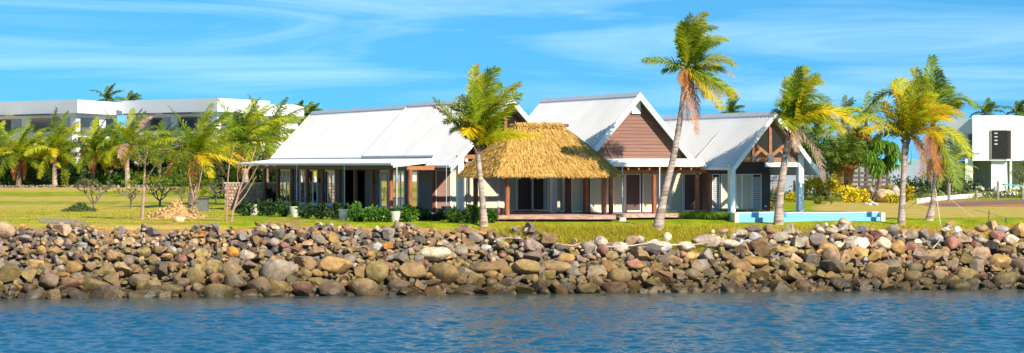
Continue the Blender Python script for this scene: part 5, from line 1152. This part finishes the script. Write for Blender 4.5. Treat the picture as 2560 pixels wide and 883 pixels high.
# ------------------------------------------------------------------ unfinished building at right
ub = thing('unfinished_building', 'unfinished white concrete building with a dark square opening at right', 'building', on_ground(2480, 250))
def prism(name, m, pts, z0, z1, parent): return MB().hexa([V3((px-CX)/F*Y, Y, z0) for px, Y in pts], [V3((px-CX)/F*Y, Y, z1) for px, Y in pts]).build(name, m, parent)
zt = zz(289, 250)
zf = zz(402, 250)
prism('upper_storey', M_SHELL, [(2431, 249.5), (2519, 248.5), (2640, 262), (2560, 275), (2431, 270)], zf, zt, ub)
prism('lower_storey', M_SHELL, [(2478, 249.3), (2517, 248.9), (2519, 258), (2480, 258)], 0, zf-.004, ub)
prism('lower_wall', M_SHELL, [(2413, 250.1), (2432, 249.9), (2434, 262), (2413, 262)], 0, zz(397, 251), ub)
prism('lower_wall', mat('shaded_render', (.42, .42, .44), .8, .1, .5), [(2380, 262), (2640, 262), (2640, 264), (2380, 264)], 0, zf-.01, ub)  # darker copy of the shell render, shade of the ground floor included
prism('column', M_CONC, [(2524, 249.5), (2530, 249.6), (2530, 250.5), (2524, 250.5)], 0, zf-.004, ub)
prism('left_wing', M_SHELL, [(2372, 256.6), (2431, 256), (2431, 268), (2372, 268)], zz(400, 256), zz(300, 256), ub)
prism('left_wing_overhang', M_SHELL, [(2366, 256.5), (2431, 254.4), (2431, 256.0), (2366, 257.9)], zz(335, 256), zz(299, 256)+.02, ub)
prism('window', M_HGLASS, [(2421, 255.9), (2430, 255.6), (2430, 255.75), (2421, 256.1)], zz(388, 256), zz(337, 256), ub)
w_ = prism('window', M_DARK, [(2479, 248.86), (2518, 248.4), (2518, 248.5), (2479, 248.94)], zz(397, 248.5), zz(326, 248.5), ub)  # near-black sheets on the wall face stand for the opening's shade
prism('window', M_DARK, [(2519.5, 248.4), (2527, 249.23), (2527, 249.35), (2519.5, 248.55)], zz(397, 248.5), zz(326, 248.5), ub)
prism('window_frame', mat('raw_timber', (.40, .27, .16), .8, .2, 3), [(2476.5, 248.84), (2479, 248.81), (2479, 248.95), (2476.5, 248.98)], zz(397, 249), zz(326, 249), ub)
prism('window_frame', MATS['raw_timber'], [(2527, 249.2), (2528.5, 249.4), (2528.5, 249.55), (2527, 249.35)], zz(397, 248.5), zz(326, 248.5), ub)
for i in range(4):
    prism('louvre', M_GUTTER, [(2486, 248.72), (2494, 248.62), (2494, 248.72), (2486, 248.82)], zz(332+i*9, 249)-.12, zz(332+i*9, 249), ub)
# boundary walls of the plots behind, shade mixed into their render
gw_ = thing('boundary_wall', 'tall wall behind the guyed palms, coloured blue-grey for shade', 'wall', on_ground(2300, 255)); prism('wall_panel', M_BOUND, [(2225, 250), (2374, 258), (2374, 259), (2225, 251)], 0, zz(398, 254), gw_)
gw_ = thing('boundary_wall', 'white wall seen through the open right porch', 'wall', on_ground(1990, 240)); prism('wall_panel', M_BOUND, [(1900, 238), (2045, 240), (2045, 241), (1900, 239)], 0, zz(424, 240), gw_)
sh_ = thing('shed', 'low shed with pale grey metal roof behind the dark fence', 'shed', on_ground(2080, 262))
prism('wall', mat('shaded_block', (.26, .27, .30), .8, .1, .5), [(2000, 262), (2225, 262), (2225, 268), (2000, 268)], 0, zz(418, 262), sh_)  # wall colour darkened to hold the dim shade behind the fence
a_ = [(1985, 260), (2090, 260), (2090, 268), (1985, 268)]; MB().hexa([V3((px-CX)/F*Y, Y, zz(416, 260)+(1.3 if i > 1 else 0)) for i, (px, Y) in enumerate(a_)], [V3((px-CX)/F*Y, Y, zz(412, 260)+(1.3 if i > 1 else 0)) for i, (px, Y) in enumerate(a_)]).build('roof', M_ROOF, sh_)
fe = thing('rail_fence', 'dark weathered rail fence behind the yellow shrubs', 'fence', on_ground(2110, 228))
for i in range(13):
    px = 2008+i*17.5; p = on_ground(px, 228); MB().tube([p-V3(0, 0, .1), p+V3(0, 0, zz(424, 228)+random.uniform(-.1, .15))], .10, 6).build('post', M_FENCE, fe)
for i in range(4):
    y = 432+i*11; a, b_ = P(2004, y, 227.9), P(2222, y+2, 227.9); MB().bar(a, b_, V3(0, .03, 0), V3(0, 0, .11)).build('rail', M_FENCE, fe)
for px, Y, h, lb in ((1985, 205, 48, 'bleached wooden stake seen through the right porch'), (2182, 205, 50, 'pale wooden stake behind the pandanus'), (2372, 200, 44, 'bleached wooden stake left of the white kerb'), (2494, 205, 46, 'wooden stake before the dark ground-floor opening'), (2440, 206, 24, 'short wooden stake before the unfinished wall'), (2556, 205, 30, 'dark wooden stake at the right edge')):
    g = on_ground(px, Y); o = MB().tube([g-V3(0, 0, .1), g+V3(.05, 0, h*Y/F)], [.13, .11], 7).build('wooden_stake', M_WOODG); setp(o, lb, 'stake', 'stakes in the right garden')
# white kerb along the dirt road
kb = [(2292, 509), (2340, 502), (2400, 497), (2470, 492), (2545, 488)]
b = MB()
for (xa, ya), (xb, yb) in zip(kb[:-1], kb[1:]):
    p, q = G(xa, ya), G(xb, yb); b.hexa([p-V3(0, 0, .1), q-V3(0, 0, .1), q+V3(0, .35, -.1), p+V3(0, .35, -.1)], [p+V3(0, 0, .36), q+V3(0, 0, .36), q+V3(0, .35, .36), p+V3(0, .35, .36)])
setp(b.build('kerb', M_WHITE), 'long white kerb wall curving along the dirt road', 'kerb')
# rubble heap and building litter
for k, (px, py, lb) in enumerate(((2305, 482, 'heap of broken masonry left of the white kerb'), (2400, 480, 'low heap of rubble under the unfinished building'), (2468, 478, 'heap of pale rubble before the dark opening'))):
    t = thing('rubble_heap', lb, 'rubble', G(px, py), 'rubble heaps'); g = np.array(t.location)
    for i in range(14):
        o = bpy.data.objects.new('chunk', N_ANG[i % 16]); col.objects.link(o); o.parent = t; o.location = (random.uniform(-1.6, 1.6), random.uniform(-.6, .6), random.uniform(.05, .5)); s = random.uniform(.15, .38); o.scale = (s, s, s*.7); o.rotation_euler = (random.random(), random.random(), random.random()*6); o.color = random.choice([(.55, .5, .45, 1), (.38, .24, .17, 1), (.6, .57, .53, 1)])
tr_ = thing('trestle_table', 'teal-topped trestle by the unfinished building', 'table', G(2535, 485)); g = np.array(tr_.location)
MB().bar(P(2508, 461, g[1]), P(2560, 465, g[1]), V3(0, .5, 0), V3(0, 0, .06)).build('table_top', mat('teal_sheet', (.08, .42, .38), .6, .1, 3), tr_)
for px in (2512, 2552):
    MB().bar(P(px, 463, g[1]), P(px+3, 485, g[1]), V3(.04, 0, 0), V3(0, .05, 0)).build('leg', M_WHITE, tr_)

# ------------------------------------------------------------------ planting at right
def strap_tree(label, px, Yd, base_y, cx, cy, w, h, n, name, m=M_STRAPPY):
    g = on_ground(px, Yd); rg = np.random.default_rng(int(px)); t = thing(name, label, 'tree', g); s = F/Yd
    c = P(cx, cy, Yd); trunk(t, [g, (g+c)/2+V3(.1, 0, 0), c-V3(0, 0, .4)], [.2, .16, .14], M_TRUNKD, 12, False, 8)
    for i in range(9):
        a = i*.7; MB().tube([g+V3(math.cos(a)*.75, math.sin(a)*.6, -.05), g*.7+c*.3+V3(math.cos(a)*.15, 0, 0)], [.05, .035], 5).build('prop_root', M_TRUNKD, t)
    k = 16; cc = c+nrmz(rg.normal(size=(k, 3)))*V3(w/s/2, w/s/2, h/s/2)*.62; i = rg.integers(0, k, n); d = nrmz(rg.normal(size=(n, 3))+V3(0, 0, .5)); L = rg.uniform(.5, 1.0, (n, 1))
    p = cc[i]; mid = p+d*L*.55; tip = p+d*L*.8+V3(0, 0, -1)*L*.55; wv = nrmz(np.cross(d, rg.normal(size=(n, 3))))*.06
    v = np.stack([p-wv, p+wv, mid+wv, mid-wv, tip], 1).reshape(-1, 3)-g; j = np.arange(n)*5
    link('crown', npmesh('crown', v, np.stack([j+3, j+2, j+4], 1), np.stack([j, j+1, j+2, j+3], 1)), m, t)
strap_tree('bright green pandanus with drooping strap leaves and stilt roots', 2192, 196, 490, 2200, 392, 130, 105, 4200, 'pandanus', leafmat('pandanus_leaf', [(.10, .22, .012), (.16, .34, .02), (.24, .44, .03), (.30, .42, .05)], .35, .45))
def broad_tree(label, px, Yd, cx, cy, w, h, n, m, leaf=.34, name='broadleaf_tree', fl=None):
    g = on_ground(px, Yd); rg = np.random.default_rng(int(px)+1); t = thing(name, label, 'tree', g); s = F/Yd; c = P(cx, cy, Yd)
    trunk(t, [g, (g+c)/2, c], [.2, .15, .08], M_BARKG, 10, False, 8)
    for i in range(6):
        e = c+nrmz(rg.normal(size=3))*V3(w/s/2, w/s/2, h/s/2)*.7; MB().tube([(g+c)/2, (g+c*3)/4+rg.normal(0, .2, 3), e], [.09, .06, .02], 5).build('branch', M_BARKG, t)
    pts, out = clump_points(c, (w/s/2, w/s/2*.8, h/s/2), n, rg, 26, .42, .35); link('crown', leaf_mesh('crown', pts, leaf, rg, g, .5, .2, out*.8), m, t)
broad_tree('dark sea almond tree with a few orange leaves right of the villa', 2120, 205, 2125, 370, 160, 130, 4600, M_ALMOND, .38)
broad_tree('tall light green tree behind the right gable eave', 2040, 228, 2040, 372, 90, 90, 2200, M_LUSH)
broad_tree('low dark leafy tree between the fan palm and the sea almond', 2075, 212, 2080, 400, 70, 80, 1400, M_SHADE)
palm_gen('stocky fan palm with hanging brown leaves behind the yellow shrubs', 2112, 200, 388, R=2.2, nf=26, seed=46, dark=True, skirt=6, r0=.2, llen=.8, nleaf=26, wind=.05, name='fan_palm')
CR = 'yellow croton shrubs right of the villa'
for px, by, w, h, n, lb in ((2035, 500, 50, 46, 520, 'yellow croton nearest the right porch post'), (2100, 500, 60, 62, 760, 'tallest yellow croton with green crown'), (2128, 506, 50, 36, 420, 'bright yellow croton in front of the tall croton'), (2158, 507, 34, 24, 240, 'small yellow croton left of the garden boulders'),
   (2215, 486, 36, 22, 260, 'yellow croton growing behind the garden boulders'), (2214, 500, 26, 18, 150, 'tiny yellow croton in front of the garden boulders'), (2268, 505, 30, 36, 300, 'yellow croton behind the straight guyed palm'), (2232, 508, 34, 20, 200, 'low yellow-green croton right of the garden boulders')):
    shrub(lb, px, by, w*1.2, h*1.15, M_CROTON, .34, n, group=CR, name='croton')
shrub('green shrub with red flowers between the yellow crotons', 2066, 500, 62, 58, M_LUSH, .22, 700, flowers=(M_RED, 40)); shrub('loose olive shrub right of the tall croton', 2170, 500, 70, 44, M_FRANGI, .22, 500, flowers=(M_RED, 14))
shrub('low trimmed golden hedge in front of the crotons', 2060, 511, 90, 20, M_FEATH, .16, 700, name='low_hedge', cat='hedge', depth=.3)
shrub('golden hedge seen under the right porch', 1985, 505, 60, 22, M_CROTON, .2, 420, name='low_hedge', cat='hedge', depth=.4)
shrub('small green bush by the unfinished building', 2495, 472, 40, 40, M_LUSH, .28, 260); shrub('wispy green bush at the right picture edge', 2552, 480, 50, 90, M_FRANGI, .3, 420)
shrub('flowering bush seen beside the stacked timber', 1936, 470, 24, 70, M_LUSH, .2, 300, Y=150, flowers=(M_RED, 20))
GB = [(2185, 500, 40, 38, 'gray'), (2212, 506, 50, 36, 'tan'), (2238, 503, 30, 42, 'gray'), (2150, 495, 22, 16, 'palegray')]
for i, ((px, by, w, h, tn), lb) in enumerate(zip(GB, ('rounded grey garden boulder at the left of its cluster', 'broad tan garden boulder in the middle of its cluster', 'upright grey garden boulder at the right of its cluster', 'small pale garden boulder beside the croton'))):
    g = G(px, by); s = F/g[1]; o = bpy.data.objects.new('boulder', N_RND[i+5]); col.objects.link(o); o.scale = (w/s/2, w/s/2, h/s/2*1.1); o.location = g+V3(0, 0, h/s*.42); o.color = c4(np.array(TONE[tn])*1.5); setp(o, lb, 'boulder', 'garden boulders')
for i, (px, py) in enumerate(((2165, 511), (2175, 513), (2185, 512), (2192, 514), (2180, 509))):
    g = G(px, py); o = bpy.data.objects.new('small_stone', N_RND[i]); col.objects.link(o); o.scale = (.16, .14, .12); o.location = g+V3(0, 0, .06); o.color = (.6, .58, .52, 1); setp(o, 'one of five whitish stones in front of the garden boulders', 'stone', 'whitish stones before the garden boulders')
# lamp post with two hanging heads
g = on_ground(2262, 190); lp = thing('lamp_post', 'teal lamp post with two drooping heads behind the guyed palm', 'lamp post', g); top = P(2262, 382, 190)
MB().tube([g, top], [.07, .05], 8).build('pole', M_TEALP, lp)
for k in (-1, 1):
    q = [top+V3(0, 0, -.2), top+V3(k*.28, 0, .25), top+V3(k*.52, 0, .12), top+V3(k*.55, 0, -.5)]; MB().tube(spline(q, 14), .035, 6).build('arm', M_TEALP, lp)
    MB().lathe(top+V3(k*.55, 0, -.95), [(0, .36), (.06, .33), (.22, .14), (.45, .07)], 14).build('lamp_head', M_TEALP, lp, True)
# guy ropes and stakes
def rope(label, a, b_, r=.018, m=M_ROPE): setp(MB().tube([a, b_], r, 5).build('guy_rope', m), label, 'rope', 'guy ropes of the palms')
hi = P(2338, 468, 134.4); rope('guy rope running left from the taller palm', hi, G(2258, 530)); rope('guy rope running right from the taller palm', hi, G(2432, 543)); rope('guy rope coming forward from the taller palm', hi, G(2352, 566))
rope('thin blue line at ankle height at the right edge', P(2432, 523, 135), P(2545, 553, 131), .012, M_TEALP)
for a, lb, m in (((2471, 560, 527), 'rusty iron stake on the right lawn edge', M_RUST), ((2514, 560, 545), 'short leaning stake beside the blue line', M_FRAME), ((1200, 577, 536), 'thin rusty rod standing in the seawall by the palm', M_RUST)):
    g = G(a[0], a[1]); o = MB().tube([g-V3(0, 0, .05), g+V3(.04, 0, (a[1]-a[2])*g[1]/F)], .03, 6).build('iron_stake', m); setp(o, lb, 'stake')
g = on_ground(2330, 190); o = MB().tube([g, g+V3(0, 0, 2.6)], .09, 8).build('pipe_post', mat('blue_pipe', (.16, .25, .36), .5, .1, 3)); setp(o, 'blue grey pipe post behind the taller guyed palm', 'post')
# ------------------------------------------------------------------ understory behind the lawn
def understory(label, x0, x1, Y, h0, h1, n, m, leaf, seed):
    rg = np.random.default_rng(seed); nc = int((x1-x0)/9); cp = rg.uniform(x0, x1, nc); cz = rg.uniform(h0, h1, nc); cy = Y+rg.uniform(-2, 2.5, nc)
    k = rg.integers(0, nc, n); X = (cp[k]-CX)/F*cy[k]; base = terrain(X, cy[k]); th = rg.random(n)**.6
    p = np.stack([X, cy[k], base+cz[k]*th], 1)+rg.normal(0, 1, (n, 3))*np.array([.55, .5, .22]); p[:, 2] = np.maximum(p[:, 2], base+.05)
    c = p.mean(0); c[2] = p[:, 2].min(); o = link('understory', leaf_mesh('understory', p, leaf, rg, c, .4, .2, V3(0, -.5, 0)), m, None, c); setp(o, label, 'bushes', kind='stuff')
understory('dense dark bushes along the foot of the hotel', -40, 620, 294, 1.5, 5.6, 30000, M_HEDGE, .6, 1)
understory('brighter low leaves in front of the hotel bushes', -40, 620, 289, .5, 1.8, 4000, M_LUSH, .45, 2)
understory('dark greenery behind the stone wall and verandah end', 560, 760, 215, 1.5, 4.5, 6000, M_HEDGE, .45, 3)
understory('dense green treetops behind the villa end', 690, 800, 330, 5, 8.8, 3500, M_SHADE, .6, 4)
understory('scrubby plants along the boundary of the right plots', 1960, 2600, 215, .1, .5, 3400, M_FRANGI, .3, 5)
understory('dark bushes at the foot of the unfinished building', 2240, 2430, 240, .4, 1.6, 2400, M_HEDGE, .4, 6)
shrub('round light green bush at the foot of the second hotel palm', 160, 460, 26, 46, M_FEATH, .4, 260, Y=280)
shrub('spiky dark green palm-leaved plant behind the first hotel palms', 95, 466, 60, 66, M_SHADE, .9, 300, Y=287, aspect=.12)
# low stone edging at the back of the left lawn
for i in range(44):
    px = 4+i*8.8+random.uniform(-2, 2); g = on_ground(px, 281); o = bpy.data.objects.new('edging_stone', N_ANG[i % 16]); col.objects.link(o); s = random.uniform(.22, .32); o.scale = (s*1.1, s, s*.75); o.location = g+V3(0, 0, .12); o.rotation_euler = (0, 0, random.random()*6); o.color = random.choice([(.20, .17, .15, 1), (.16, .14, .12, 1), (.25, .21, .18, 1)])
    setp(o, 'rough edging stone in the low row at the back of the left lawn', 'stone', 'edging stones at the back of the left lawn')
